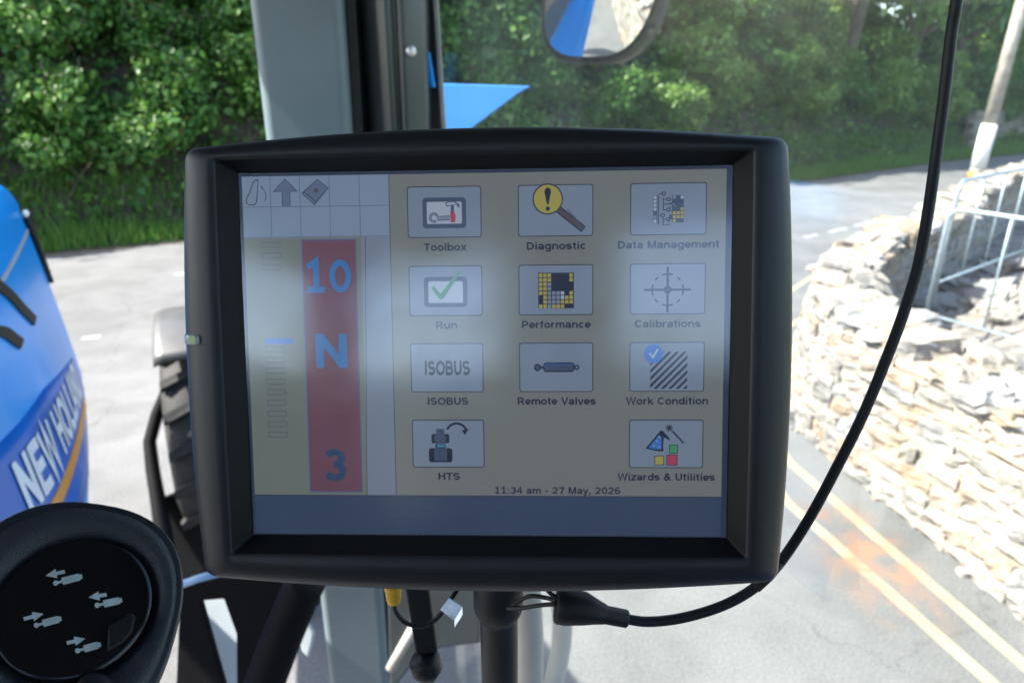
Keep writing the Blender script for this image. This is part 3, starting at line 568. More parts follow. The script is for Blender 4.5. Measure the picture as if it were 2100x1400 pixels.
# rubble fill inside the wall
fnW, totW = path_sampler(wpath)
def inside_h(x, y):
    near = 1 / (1 + math.exp((y - 4.7 - .25 * (x - 3)) / .28)); heap = .45 * math.exp(-(((x - 5.6) / .9) ** 2 + ((y - 6.4) / 1.1) ** 2))
    return .12 + .80 * near + heap * (1 - near) + .10 * mnoise.noise(Vector((x * .9, y * .9, 1))) + .06 * mnoise.noise(Vector((x * 2.6, y * 2.6, 4)))
rbm = MB()
gx = [2.5 + .16 * i for i in range(60)]; gy = [-4 + .18 * j for j in range(110)]
vs = [(x, y, inside_h(x, y)) for x in gx for y in gy]
def inside(x, y, marg=.3):
    best = 1e9; sgn = 1
    for a, b in zip(wpath[:-1], wpath[1:]):
        ab = b - a; q = Vector((x, y, 0)) - a; k = max(0, min(1, q.dot(ab) / ab.length_squared)); dv = q - ab * k; dd = dv.length
        if dd < best: best = dd; sgn = 1 if ab.x * q.y - ab.y * q.x < 0 else -1
    return sgn * best > marg
fl = {(i, j): inside(gx[i], gy[j], .12) for i in range(60) for j in range(110)}
rbm.add(vs, [(i * 110 + j, (i + 1) * 110 + j, (i + 1) * 110 + j + 1, i * 110 + j + 1) for i in range(59) for j in range(109) if fl[i, j] and fl[i + 1, j] and fl[i, j + 1] and fl[i + 1, j + 1]], 0, True)
tag(rbm.build('rubble_ground', M['rubsoil'], origin=(4, 5, 0)), kind='structure')
RK = []
for s in range(7):
    vs, fs = rock_template(5, 30 + s, .42, .5); m = MB(); sx, sy, sz = random.uniform(.9, 1.3), random.uniform(.7, 1), random.uniform(.45, .7)
    m.add([Vector((v.x * sx, v.y * sy, v.z * sz)) for v in vs], fs, 0, False, random.uniform(.1, .95)); o = m.build('rubble_stone', M['stone'], origin=(0, 0, 0)); RK.append(o.data); bpy.data.objects.remove(o)
def rubble(loc, size, rot, k, label, group=None):
    o = bpy.data.objects.new('rubble_stone', RK[k]); COL.objects.link(o); o.location = loc; o.scale = (size,) * 3; o.rotation_euler = rot
    tag(o, label, 'stone', group)
big = [(1860, 735, .20, 'reddish flat stone with a dark hollow under it beside the black cable'), (1960, 745, .24, 'broad pale slab lying in the rubble right of the black cable'), (2060, 800, .26, 'large pale boulder with a dark gap below at the right of the heap'), (2070, 660, .22, 'pale rounded boulder high in the rubble heap at the right'), (1990, 690, .15, 'grey block propped beside the foot of the barrier'), (1790, 560, .11, 'small grey stone at the edge of the dirt hollow')]
for i, (px, py, sz, lb) in enumerate(big):
    p = gnd(px, py, .85 if py > 640 else .6); p.z = inside_h(p.x, p.y) + sz * .3; rubble(p, sz, (random.uniform(-.3, .3), random.uniform(-.3, .3), random.random() * 6.28), i % 7, lb)
rr = random.Random(5); cnt = 0; placed = []
while cnt < 150:
    x, y = rr.uniform(2.6, 7.6), rr.uniform(1.8, 10.5)
    if not inside(x, y, .42): continue
    sz = rr.choice((.08, .1, .13, .16, .2, .24)) * rr.uniform(.8, 1.2)
    if y > 4.9 + .25 * (x - 3) and x < 4.9 and sz > .13: continue
    if any((x - a) ** 2 + (y - b) ** 2 < (.7 * (sz + c)) ** 2 for a, b, c in placed): continue
    placed.append((x, y, sz)); cnt += 1
    rubble((x, y, inside_h(x, y) + sz * .22), sz, (rr.uniform(-.5, .5), rr.uniform(-.5, .5), rr.random() * 6.28), rr.randrange(7), 'loose pale stone lying in the rubble behind the roadside wall', 'loose stones behind the wall')
gm = MB()
for _ in range(1500):
    x, y = rr.uniform(2.5, 7), rr.uniform(1.5, 10)
    if not inside(x, y, .35): continue
    vs, fs = ROCKS[rr.randrange(10)]; sz = rr.uniform(.012, .04); c = Vector((x, y, inside_h(x, y) + sz * .4)); rot = Matrix.Rotation(rr.random() * 6.28, 3, 'Z')
    gm.add([c + rot @ (Vector((v.x, v.y * .8, v.z * .6)) * sz) for v in vs], fs, 0, False, rr.uniform(.02, 1))
for _ in range(40):   # crumbs along the foot of the wall, on the road
    d = rr.uniform(4, totW * .5); p, t = fnW(d); nn = Vector((-t.y, t.x, 0)); c = p + nn * (.0 + .08 * rr.random() ** 2); sz = rr.uniform(.008, .03); vs, fs = ROCKS[rr.randrange(10)]
    gm.add([c + Vector((v.x, v.y, v.z * .7)) * sz + Vector((0, 0, sz * .5)) for v in vs], fs, 0, False, rr.uniform(.02, 1))
tag(gm.build('gravel', M['stone'], origin=(4, 5, 0)), 'loose gravel and stone chips around the rubble', kind='stuff')

# ------------------------------------------------------------------ barriers
def barrier(label, p0, dirv, L, Hh, bars):
    p0 = Vector(p0); d = Vector(dirv).normalized(); U = Vector((0, 0, 1)); t = thing('crowd_barrier', label, 'barrier', p0, 'barriers in the rubble'); rc = .10
    def P(s, h): return p0 + d * s + U * h
    m = MB(); pts = [P(0, 0), P(0, Hh - rc)] + [P(rc - rc * math.cos(a), Hh - rc + rc * math.sin(a)) for a in (R(22), R(45), R(68), R(90))]
    pts += [P(L - rc + rc * math.sin(a), Hh - rc + rc * math.cos(a)) for a in (0, R(22), R(45), R(68), R(90))] + [P(L, 0)]
    m.tube(pts, .0165, 10); m.build('frame', M['galv'], t)
    m = MB(); m.tube([P(0, .2), P(L, .2)], .012, 8); m.build('rail', M['galv'], t)
    for k in range(1, bars):
        m = MB(); m.tube([P(L * k / bars, .2), P(L * k / bars, Hh)], .008, 6); m.build('bar', M['galv'], t)
p1 = EYE + ray(1889, 690) * (5.3 / ray(1889, 690).y); p1b = EYE + ray(1912, 622) * (6.2 / ray(1912, 622).y)
barrier('pale galvanised barrier with a rounded top corner, nearest the black cable', p1, (.5, -.866, 0), 2.2, 1.06, 5)
barrier('pale galvanised barrier standing behind the first along the grey wall face', p1b, (.72, .55, 0), 2.2, 1.14, 4)

# ------------------------------------------------------------------ utility pole and far garden wall
pb = gnd(2000, 365); pt = thing('utility_pole', 'leaning wooden utility pole with a white painted foot beside the far road', 'pole', pb)
ptop = pb + Vector((.25, 0, 8)); ax = (ptop - pb)
def pp(h): return pb + ax * (h / 8)
m = MB(); m.tube([pp(0), pp(.16)], .215, 16); m.build('orange_band', M['conor'], pt)
m = MB(); m.tube([pp(.165), pp(.28)], .195, 16); m.tube([pp(1.52), pp(4.5), pp(8)], [.185, .165, .14], 16); m.build('shaft', M['wood'], pt)
m = MB(); m.tube([pp(.285), pp(1.515)], .205, 16); m.build('white_band', M['white'], pt)
gw = MB(); stone_wall(gw, [gnd(2040, 328) + Vector((0, 1.5, 0)), gnd(2100, 322) + Vector((1, 2.5, 0)), gnd(2100, 322) + Vector((14, 8, 0))], 1.5, .5, -1, .2, .4, seed=8)
tag(gw.build('garden_wall', M['farstone']), 'brown stone wall on the far side of the road behind the utility pole', 'wall')

# ================================================================== TRACTOR
TRAC = thing('tractor', 'blue tractor seen from inside its cab, bonnet at the left', 'tractor', tr(-.4, 1.6, 0))
# ---- bonnet: lofted sections along the tractor's axis
HC = -.90; HZ0 = 1.46; HZB = 1.12
def hood_section(f):
    """half width and top height at forward distance f"""
    w = .47 - .095 * max(0, (f - 1.9) / .9) ** 1.3; k = max(0, (f - .9) / 2.75); zt = 2.375 - .02 * k - .05 * k ** 3
    if f > 3.38: q = (f - 3.38) / .25; w -= .10 * q * q; zt -= .10 * q * q
    return max(w, .05), zt
def prof_w(u): u = min(u, .9); return 1 - .05 * u - .32 * u ** 1.7
def side_lat(f, z):     # lateral distance of the right flank surface at height z
    w, zt = hood_section(f); return HC + w * prof_w((z - HZB) / (zt - HZB))
def hood_loop(f):
    w, zt = hood_section(f); H = zt - HZB; u0 = (HZ0 - HZB) / H
    prof = [(w * prof_w(u0) - .04, HZ0 - .015), (w * prof_w(u0) - .01, HZ0 - .012)]
    for i in range(15): u = u0 + (.9 - u0) * i / 14; prof.append((w * prof_w(u), HZB + H * u))
    x0, z0 = prof[-1]
    for i in range(1, 9): a = R(90) * i / 8; prof.append((x0 - x0 * .42 * (1 - math.cos(a)), z0 + (zt - z0) * math.sin(a)))
    x1 = prof[-1][0]
    for i in range(1, 5): q = i / 4; prof.append((x1 * (1 - q), zt + .012 * math.sin(q * math.pi / 2)))
    right = [tr(HC + x, f, z) for x, z in prof]; left = [tr(HC - x, f, z) for x, z in prof[-2::-1]]
    return right + left
m = MB(); m.loft([hood_loop(.95 + 2.68 * i / 44) for i in range(45)], 0, True, False, cap1=True)
hood = m.build('bonnet', M['blue'], TRAC)
def flank(f, z, e): return tr(side_lat(f, z) + e, f, z)
def flank_strip(name, mat, fa, fb, z0, z1, e=.004, n=40, parent=None, th=.002):
    """band on the flank between two height functions"""
    m = MB(); L = []
    for i in range(n + 1):
        f = fa + (fb - fa) * i / n; zs = [z0(f) + (z1(f) - z0(f)) * k / 8 for k in range(9)]
        L.append([flank(f, z, e) for z in zs] + [flank(f, z, e - th - .001) for z in zs[::-1]])
    m.loft(L, 0, True, True, cap0=True, cap1=True); return m.build(name, mat, parent or hood)
sl = lambda f: 1.725 - .165 * (f - 1.78)
flank_strip('decal_band', M['navy'], 1.3, 3.2, lambda f: sl(f) - .16 if sl(f) - .16 > 1.465 else 1.465, lambda f: sl(f) + .19 - .08 * max(0, f - 2.3), .003)
flank_strip('orange_stripe', M['orange'], 1.3, 3.0, lambda f: sl(f) - .062, lambda f: sl(f) - .026, .0055)
flank_strip('crease_trim', M['silver'], 1.0, 3.4, lambda f: 2.185 - .02 * f, lambda f: 2.198 - .02 * f, .004)
def vent(pts, w):
    """slanted slot lying on the flank"""
    m = MB(); L = []; P = catmull([Vector((f, z, 0)) for f, z in pts], 6)
    for p in P: L.append([flank(p.x - w, p.y, .006), flank(p.x + w, p.y, .006), flank(p.x + w, p.y, -.004), flank(p.x - w, p.y, -.004)])
    m.loft(L, 0, False, True, cap0=True, cap1=True); m.build('vent', M['black'], hood)
vent([(2.26, 2.20), (2.42, 2.10), (2.50, 2.03), (2.60, 1.955)], .05); vent([(2.0, 2.12), (2.16, 2.06), (2.22, 2.02), (2.27, 1.985)], .045)
vs, fs = text_polys('NEW HOLLAND', 1.55, .22)
xs = [v.x for v in vs]; x0, x1 = min(xs), max(xs); TX0, TX1, TS = 1.70, 3.0, .135
m = MB(); m.add([flank(TX0 + (TX1 - TX0) * (v.x - x0) / (x1 - x0), sl(TX0 + (TX1 - TX0) * (v.x - x0) / (x1 - x0)) + v.y * TS, .007) for v in vs], fs); m.build('lettering', M['letter'], hood)
m = MB(); m.tube(catmull([flank(3.37, 2.17, .012), flank(3.40, 2.08, .01), flank(3.43, 1.98, .008), flank(3.43, 1.88, .006)], 5), .014, 8); m.build('lamp_surround', M['black'], hood)
m = MB(); c = flank(3.38, 2.19, .012); m.loft([[c + TF * (.02 * math.cos(a) * q) + Vector((0, 0, .014 * math.sin(a) * q)) + TR * z for a in [2 * math.pi * k / 16 for k in range(16)]] for q, z in ((1, 0), (1, .008), (.6, .014))], 0, True, True, cap1=True); m.build('marker_lamp', M['white'], hood)
# ---- front wheel with mudguard
WC = tr(-.11, 3.98, .70); WR, WW = .68, .25; wax = TR
def wpt(r, a, x): return WC + TF * (r * math.cos(a)) + Vector((0, 0, r * math.sin(a))) + wax * x
m = MB(); prof = [(.40, -.20), (.47, -.24), (.56, -.25), (.64, -.22), (.66, -.12), (.665, 0), (.66, .12), (.64, .22), (.56, .25), (.47, .24), (.40, .20)]
m.loft([[wpt(r, 2 * math.pi * k / 48, x) for r, x in prof] for k in range(49)], 0, True, False)
for k in range(22):      # chevron lugs
    for sd_ in (-1, 1):
        a = 2 * math.pi * (k + (.5 if sd_ > 0 else 0)) / 22; q = [(.655, a, .01 * sd_), (.655, a + .13, .24 * sd_), (.655, a + .20, .24 * sd_), (.655, a + .075, .01 * sd_)]
        lo = [wpt(r - .02, b, x) for r, b, x in q]; hi = [wpt(r + .04 - .02 * abs(x) / .24, b, x) for r, b, x in q]
        m.add(lo + hi, [(4, 5, 6, 7), (0, 1, 5, 4), (1, 2, 6, 5), (2, 3, 7, 6), (3, 0, 4, 7)])
wheel = m.build('front_wheel', M['tyre'], TRAC)
m = MB(); prof = [(.41, -.20), (.41, .20), (.37, .19), (.34, .08), (.22, .06), (.16, .10), (.05, .10)]
m.loft([[wpt(r, 2 * math.pi * k / 40, x) for r, x in prof] for k in range(41)], 0, True, False)
m.loft([[wpt(r, 2 * math.pi * k / 40, x) for r, x in ((.37, -.19), (.30, -.1), (.05, -.1))] for k in range(41)], 0, True, False)
m.build('rim', M['rim'], wheel)
m = MB(); L = []
for k in range(25):
    a = R(28 + 92 * k / 24); L.append([wpt(.80, a, -.24), wpt(.815, a, -.2), wpt(.82, a, 0), wpt(.815, a, .2), wpt(.80, a, .24), wpt(.76, a, .25), wpt(.785, a, .2), wpt(.79, a, 0), wpt(.785, a, -.2), wpt(.76, a, -.25)])
m.loft(L, 0, True, True, cap0=True, cap1=True); m.build('mudguard', M['fender'], TRAC)
m = MB()      # mudguard stay: black bent bar round the back of the tyre
m.tube([at(*p) for p in ((392, 748, 3.75), (372, 748, 3.72), (350, 782, 3.68), (322, 850, 3.62), (307, 905, 3.58), (313, 960, 3.52), (324, 1025, 3.46), (336, 1100, 3.4), (348, 1190, 3.35))], [.03, .03, .03, .032, .032, .034, .036, .042, .05], 8)
for py in (930, 962): m.tube([at(302, py, 3.55), at(322, py + 4, 3.55)], .012, 6)
m.build('mudguard_stay', M['cowl'], TRAC)
m = MB(); m.prism([at(*p, 3.5) for p in ((326, 1020), (380, 1012), (470, 1020), (470, 1260), (352, 1260), (340, 1130))], CF * .2); m.build('axle_bracket', M['cowl'], TRAC, .02)
m = MB(); m.box(tr(-.98, 2.2, 1.15), TR * .16, TF * .6, (0, 0, .3)); m.build('engine_block', M['black'], TRAC, .03)

# ---- cab frame: A-pillar with trim, seal, outer post
def vpost(name, mat, x0, x1, y0, y1, d0, depth, parent=TRAC, bevel=.006, pxb=None):
    """upright post whose front face runs between image columns at the top and the foot"""
    (a0, b0), (a1, b1) = x0, x1
    def vert(px, py, D): r = ray(px, py); return EYE + r * (D / r.y)
    A, B = vert(a0, y0, d0), vert(b0, y0, d0); Cc, D_ = vert(b1, y1, d0), vert(a1, y1, d0)
    ext = lambda p, q: p + (p - q) * .25
    A2, B2 = ext(A, D_), ext(B, Cc)
    m = MB(); m.prism([A2, B2, Cc, D_], Vector((0, depth, 0))); return m.build(name, mat, parent, bevel)
pillar = vpost('cab_pillar', M['trim'], (505, 703), (676, 799), 0, 1420, 1.22, .07, bevel=.02)
vpost('door_seal', M['rubber'], (706, 728), (802, 815), 0, 1420, 1.235, .05, pillar, .004)
# outer post: rounded dark section with soft vertical highlights
m = MB(); L = []
for py in (-160, 0, 300, 700, 1080):
    c0 = (733 + (790 - 733) * py / 700, 872 + (888 - 872) * py / 700 if py < 700 else 888); lp = []
    for k in range(17):
        q = k / 16; px = c0[0] + (c0[1] - c0[0]) * q; dep = 1.27 + .04 * math.sin(q * 3.1) * -1 + (.015 if .45 < q < .6 else 0); r = ray(px, py); lp.append(EYE + r * (dep / r.y))
    lp += [p + Vector((0, .06, 0)) for p in lp[::-1]]; L.append(lp)
m.loft(L, 0, True, True, cap0=True, cap1=True); outer = m.build('outer_post', M['darkpaint'], TRAC)
m = MB(); r = ray(841, 104); c = EYE + r * (1.225 / r.y); m.tube([c, c + Vector((0, .006, 0)), c + Vector((0, .02, 0))], [.006, .0085, .0085], 12); m.build('screw', M['chrome'], outer)
def edge_bar(name, mat, top, bot, w, D, dep, parent):
    def vert(px, py): r = ray(px, py); return EYE + r * (D / r.y)
    a, b = vert(*top), vert(*bot); a = a + (a - b) * .2; ww = CR * (w * D / F / 2)
    m = MB(); m.prism([a - ww, a + ww, b + ww, b - ww], Vector((0, dep, 0))); return m.build(name, mat, parent, .002)
edge_bar('blue_frame_edge', M['blue'], (856, 0), (886, 180), 9, 1.30, .03, outer)
edge_bar('glass_seal', M['black'], (875, 0), (896, 300), 24, 1.335, .02, outer)
edge_bar('glass_edge', M['beige'], (893, 0), (912, 300), 9, 1.34, .01, outer)
# solid blue wedge standing in for a blue reflection in the side glass
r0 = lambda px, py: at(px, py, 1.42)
m = MB(); m.prism([r0(888, 171), r0(1090, 177), r0(1060, 195), r0(940, 285), r0(886, 330)], Vector((0, .015, 0))); m.build('reflection_wedge', M['paleblue'], TRAC, .003)
# side window pane along the cab's right flank, and windscreen to the left of the pillar
pane = MB(); pane.prism([tr(.42, 1.30, 1.25), tr(.42, -.9, 1.25), tr(.42, -.9, 3.12), tr(.42, 1.30, 3.12)], TR * .004); pane.build('side_window', M['window'], TRAC)
# ---- cab roof, floor, far pillars and added reflection blockers (shade the cab and show in the screen's reflection)
m = MB(); rp = []
for la, fo in ((-1.35, -1.05), (.62, -1.05), (.62, 1.1), (.5, 1.45), (-1.2, 1.45), (-1.35, 1.1)): rp.append(tr(la, fo, 3.13))
m.prism(rp, (0, 0, .16)); roof = m.build('cab_roof', M['lining'], TRAC, .03)
m = MB(); m.prism([tr(-1.2, -1.0, 1.15), tr(.40, -1.0, 1.15), tr(.40, .75, 1.15), tr(-1.2, .75, 1.15)], (0, 0, .04)); m.build('cab_floor', M['lining'], TRAC)
for nm, la, fo, w in (('rear_pillar', .36, -.95, .07), ('rear_pillar', -1.16, -.95, .07), ('front_pillar', -1.2, 1.25, .06)):
    m = MB(); m.box(tr(la, fo, 2.15), TR * w, TF * .05, (0, 0, .98)); m.build(nm, M['lining'], TRAC, .015)
m = MB(); m.box(tr(-.4, -.97, 1.98), TR * .8, TF * .03, (0, 0, .82)); m.build('rear_panel', M['lining'], TRAC, .01)  # unseen cab rear, raised to darken the lower half of the screen's reflection
m = MB(); m.box(tr(-.42, -.93, 2.96), TR * .155, TF * .03, (0, 0, .17)); m.build('reflection_blocker', M['lining'], TRAC, .03)  # added block standing in for the driver's dark reflection in the screen
m = MB(); m.box(tr(-1.24, -.52, 1.98), TR * .02, TF * .42, (0, 0, .84)); m.build('side_blocker', M['lining'], TRAC, .01)  # unseen, added to cut off the low left of the screen's reflection
# right rear mudguard and wheel (seen in the mirror)
m = MB(); L = []
for k in range(21):
    a = R(-5 + 190 * k / 20); c = tr(.62, -1.35, .95)
    L.append([c + TR * x + TF * (r_ * math.cos(a)) + Vector((0, 0, r_ * math.sin(a))) for x, r_ in ((-.28, 1.0), (-.2, 1.03), (.25, 1.03), (.33, .98), (.30, .95), (-.28, .95))])
m.loft(L, 0, True, True, cap0=True, cap1=True); m.build('rear_mudguard', M['blue'], TRAC)
m = MB(); c = tr(.65, -1.35, .88); m.loft([[c + TR * x + TF * (r_ * math.cos(2 * math.pi * k / 40)) + Vector((0, 0, r_ * math.sin(2 * math.pi * k / 40))) for r_, x in ((.1, .2), (.45, .25), (.6, .3), (.84, .3), (.88, .2), (.88, -.2), (.8, -.3), (.4, -.2))] for k in range(41)], 0, True, False); m.build('rear_wheel', M['tyre'], TRAC)
# ---- outside mirror
def mir_loop(cx, cy, sx, sy, d, n=40, e=3.2):
    out = []
    for k in range(n):
        a = 2 * math.pi * k / n; ca, sa = math.cos(a), math.sin(a); x = math.copysign(abs(ca) ** (2 / e), ca) * sx; y = math.copysign(abs(sa) ** (2 / e), sa) * sy
        out.append((cx + x + y * .22, cy - y, d))
    return out
MIR_C = at(1262, -90, 1.32)
def mirror_plane():
    view = (MIR_C - EYE).normalized(); want = (tr(.10, -1, 0) - Vector((0, 0, .30))).normalized(); return (want - view).normalized()
MN = mirror_plane()
def on_plane(px, py, off):
    r = ray(px, py); k = ((MIR_C + MN * off - EYE).dot(MN)) / r.dot(MN); return EYE + r * k
def ml(s, off, sh=0): return [on_plane(x + 14 + sh, y, off) for x, y, _ in mir_loop(1240, -100, 116 * s, 216 * s, 0)]
m = MB(); m.loft([ml(1.0, .002), ml(1.02, .009), ml(1.05, .007), ml(1.08, -.006, 9), ml(1.08, -.03, 22), ml(.7, -.075, 22)], 0, True, True, cap1=True); mh = m.build('mirror', M['black'], TRAC)
m = MB(); m.loft([ml(1.004 * q + .001, .0035 + .012 * (1 - q * q)) for q in (1, .85, .7, .55, .4, .25, .12, .03)], 0, True, True, cap1=True); m.build('mirror_glass', M['mirror'], mh)
m = MB(); m.tube([on_plane(1240, -200, -.05), tr(.45, 1.25, 3.12)], .018, 10); m.build('mirror_arm', M['black'], TRAC)
# ---- things seen under the monitor
m = MB(); m.tube(catmull([at(1146, 1200, 1.28), at(1153, 1270, 1.29), at(1150, 1330, 1.3), at(1135, 1400, 1.31), at(1120, 1470, 1.32)], 6), .019, 12); m.build('grab_rail', M['beige'], TRAC)
m = MB(); m.tube(catmull([at(1075, 1150, .62), at(1082, 1240, .63), at(1086, 1330, .64), at(1084, 1450, .65)], 6), .0135, 14); m.build('hand_post', M['beige'], TRAC)
dk = 1.05
m = MB(); m.prism([at(370, 1185, dk), at(655, 1185, dk), at(655, 1240, dk), at(628, 1255, dk), at(598, 1245, dk), at(560, 1300, dk), at(530, 1410, dk), at(485, 1410, dk), at(484, 1300, dk), at(458, 1228, dk), at(412, 1232, dk), at(442, 1340, dk), at(462, 1410, dk), at(360, 1410, dk)], CF * .012); m.build('dashboard_cowl', M['cowl'], TRAC, .003)
m = MB(); m.tube(catmull([at(628, 1190, .98), at(585, 1290, .98), at(535, 1420, .98)], 5), [.029] * 11, 14); m.build('steering_column', M['cowl'], TRAC)
m = MB(); m.prism([at(395, 1215, 1.3), at(470, 1215, 1.3), at(505, 1300, 1.3), at(500, 1420, 1.3), at(455, 1420, 1.3)], CF * .01); m.build('slit_ground_plate', M['paleplate'], TRAC, .004)  # added pale plate standing in for bright ground behind the cowl slit
m = MB(); m.prism([at(598, 1240, 1.2), at(614, 1247, 1.2), at(644, 1298, 1.2), at(640, 1320, 1.2), at(632, 1350, 1.2), at(618, 1335, 1.2)], CF * .01); m.build('gap_road_plate', M['paleplate'], TRAC, .004)  # added pale piece standing in for the sunlit road between column and pillar
m = MB(); m.tube([at(360, 1202, .95), at(405, 1186, .95), at(450, 1174, .95)], .0055, 8); m.build('cowl_edge', M['lightblue'], TRAC)
m = MB(); m.tube([at(860, 1265, 1.3), at(800, 1372, 1.3)], .010, 8); m.build('door_strut', M['beige'], TRAC)
m = MB(); m.prism([at(793, 1150, 1.34), at(985, 1150, 1.34), at(985, 1318, 1.34), at(905, 1328, 1.34), at(860, 1345, 1.34), at(800, 1420, 1.34)], CF * .02); m.build('door_panel', M['darkpaint'], TRAC, .004)

# unseen seat behind the driver's eye, added to darken the screen's reflection
st = thing('operator_seat', 'dark fabric operator seat behind the viewpoint, added to darken the reflection in the screen', 'seat', tr(-.38, -.45, 1.2))
m = MB(); m.box(tr(-.38, -.42, 1.68), TR * .26, TF * .26, (0, 0, .06)); m.build('seat_cushion', M['seat'], st, .03)
m = MB(); m.box(tr(-.38, -.66, 2.10), TR * .24, TF * .05 , (0, 0, .36)); m.build('backrest', M['seat'], st, .04)
m = MB(); m.box(tr(-.38, -.66, 2.62), TR * .13, TF * .045, (0, 0, .11)); m.build('headrest', M['seat'], st, .03)
m = MB(); m.tube([tr(-.38, -.42, 1.2), tr(-.38, -.42, 1.62)], .12, 12); m.build('seat_base', M['black'], st)

# ================================================================== MONITOR
MX = Vector((.99901022, -.03929266, .02084866)); MZ = Vector((-.0435322, -.95995421, .27675415)); MY = MZ.cross(MX).normalized(); MX = MY.cross(MZ)
MC = EYE + Vector((-.0124487, .27915654, -.11387401))
def ml_(x, y, z): return MC + MX * (x / 1000) + MY * (y / 1000) + MZ * (z / 1000)      # millimetres on the monitor
mon = thing('display_terminal', 'black touchscreen tractor terminal with a lit menu screen, mounted in the middle of the view', 'monitor', ml_(0, -106, -20))
def barrel(hw, ht, hb, bw, bt, bb, rad, z, n=14, nc=6):
    """closed loop: corners at (+-hw, ht / -hb), sides bulging by bw, bt, bb; z may be a function"""
    pts = []
    def side(a, b, bulge, nx, ny):
        for i in range(n):
            q = (i + .5) / n; pts.append((a[0] + (b[0] - a[0]) * q + nx * bulge * (1 - (2 * q - 1) ** 2), a[1] + (b[1] - a[1]) * q + ny * bulge * (1 - (2 * q - 1) ** 2)))
    def corner(cx, cy, a0):
        for i in range(nc): a = R(a0 + 90 * (i + .5) / nc); pts.append((cx + rad * math.cos(a), cy + rad * math.sin(a)))
    side((hw, -hb + rad), (hw, ht - rad), bw, 1, 0); corner(hw - rad, ht - rad, 0)
    side((hw - rad, ht), (-hw + rad, ht), bt, 0, 1); corner(-hw + rad, ht - rad, 90)
    side((-hw, ht - rad), (-hw, -hb + rad), bw, -1, 0); corner(-hw + rad, -hb + rad, 180)
    side((-hw + rad, -hb), (hw - rad, -hb), bb, 0, -1); corner(hw - rad, -hb + rad, 270)
    return [ml_(x, y, z(x, y) if callable(z) else z) for x, y in pts]
dome = lambda x, y: 9.6 - 2.2 * (abs(x) / 125) ** 6 - 1.5 * (abs(y) / 95) ** 6
m = MB()
loops = [barrel(113.2, 85.6, 86.8, .4, .3, .4, 1.5, 8.3), barrel(114.2, 86.6, 87.6, .5, .6, .6, 2.0, 9.3), barrel(117, 88.2, 92, 1.5, 3, 3, 4, 9.3), barrel(121, 89.4, 95.5, 2.5, 4.6, 4.2, 5, 8.5), barrel(124.5, 90.4, 97.6, 3, 5.4, 4.9, 5, 7.2), barrel(127.4, 91.3, 99.2, 3.3, 5.9, 5.3, 5.5, 5.2), barrel(129.3, 92.1, 100.3, 3.5, 6.2, 5.6, 6, 2.4), barrel(130.4, 92.7, 101, 3.5, 6.2, 5.6, 6, -1.6), barrel(130.8, 92.9, 101.2, 3.5, 6.2, 5.6, 6, -7), barrel(130, 92.2, 100.5, 3.5, 6.2, 5.6, 6, -18), barrel(126, 88, 97, 3, 6, 5, 7, -32), barrel(105, 70, 76, 2, 4, 4, 8, -44)]
m.loft(loops, 0, True, True, cap1=True); housing = m.build('housing', M['bezel'], mon)
m = MB(); m.loft([barrel(113.2, 85.6, 86.8, .4, .3, .4, 1.5, 8.3), barrel(107.6, 81.7, 81.8, 0, 0, 0, .8, -.2), barrel(107.0, 81.2, 81.2, 0, 0, 0, .5, -1.6)], 0, False, True); m.build('inner_bevel', M['bevel'], housing)
# indicator light on the left edge
m = MB(); L = []
for x, z, w in ((-123.4, 8.1, 1.2), (-123.8, 9.4, 1.7), (-124.6, 9.5, 2.15), (-126.4, 8.9, 2.2), (-128.6, 7.9, 2.2), (-130.8, 6.2, 2.2), (-132.6, 3.8, 2.2), (-134.1, -0.1, 2.2)):
    L.append([ml_(x, 8.9 + w * q, z - (1.2 if abs(q) > .99 else 0)) for q in (-1, -.9, 0, .9, 1)])
m.loft(L, 0, True, False); ind = m.build('indicator_light', M['lens'], mon)
m = MB(); m.add([ml_(x, 8.9 + y, z) for x, y, z in ((-125, -1.4, 9.55), (-125, 1.4, 9.55), (-128.6, 1.4, 8.05), (-128.6, -1.4, 8.05))], [(0, 1, 2, 3)]); m.build('glow', M['led'], ind)
# ---- screen contents: units are a 640 x 480 grid over the lit panel
SW, SH = 215.0, 163.3
UI = ['bg', 'btn', 'line', 'text', 'yellow', 'green', 'red', 'blue', 'grey', 'white', 'navy', 'cell', 'redbar', 'redline', 'bluetext', 'darktext', 'brown', 'paleline', 'col', 'sbar', 'teal', 'khaki', 'icongrey']
UC = dict(bg=(106, 112, 113), btn=(108, 122, 143), line=(28, 37, 56), text=(24, 32, 56), yellow=(146, 140, 74), green=(64, 130, 96), red=(150, 60, 84), blue=(54, 102, 174), grey=(58, 72, 98), white=(146, 158, 176), navy=(26, 31, 56), cell=(112, 130, 154), redbar=(98, 66, 82), redline=(70, 82, 128), bluetext=(48, 104, 164), darktext=(40, 66, 98), brown=(74, 68, 80), paleline=(62, 76, 98), col=(106, 119, 137), sbar=(50, 65, 90), teal=(50, 118, 144), khaki=(101, 109, 106), icongrey=(84, 99, 126))
UM = [emat('screen_' + k, UC[k]) for k in UI]; UIX = {k: i for i, k in enumerate(UI)}
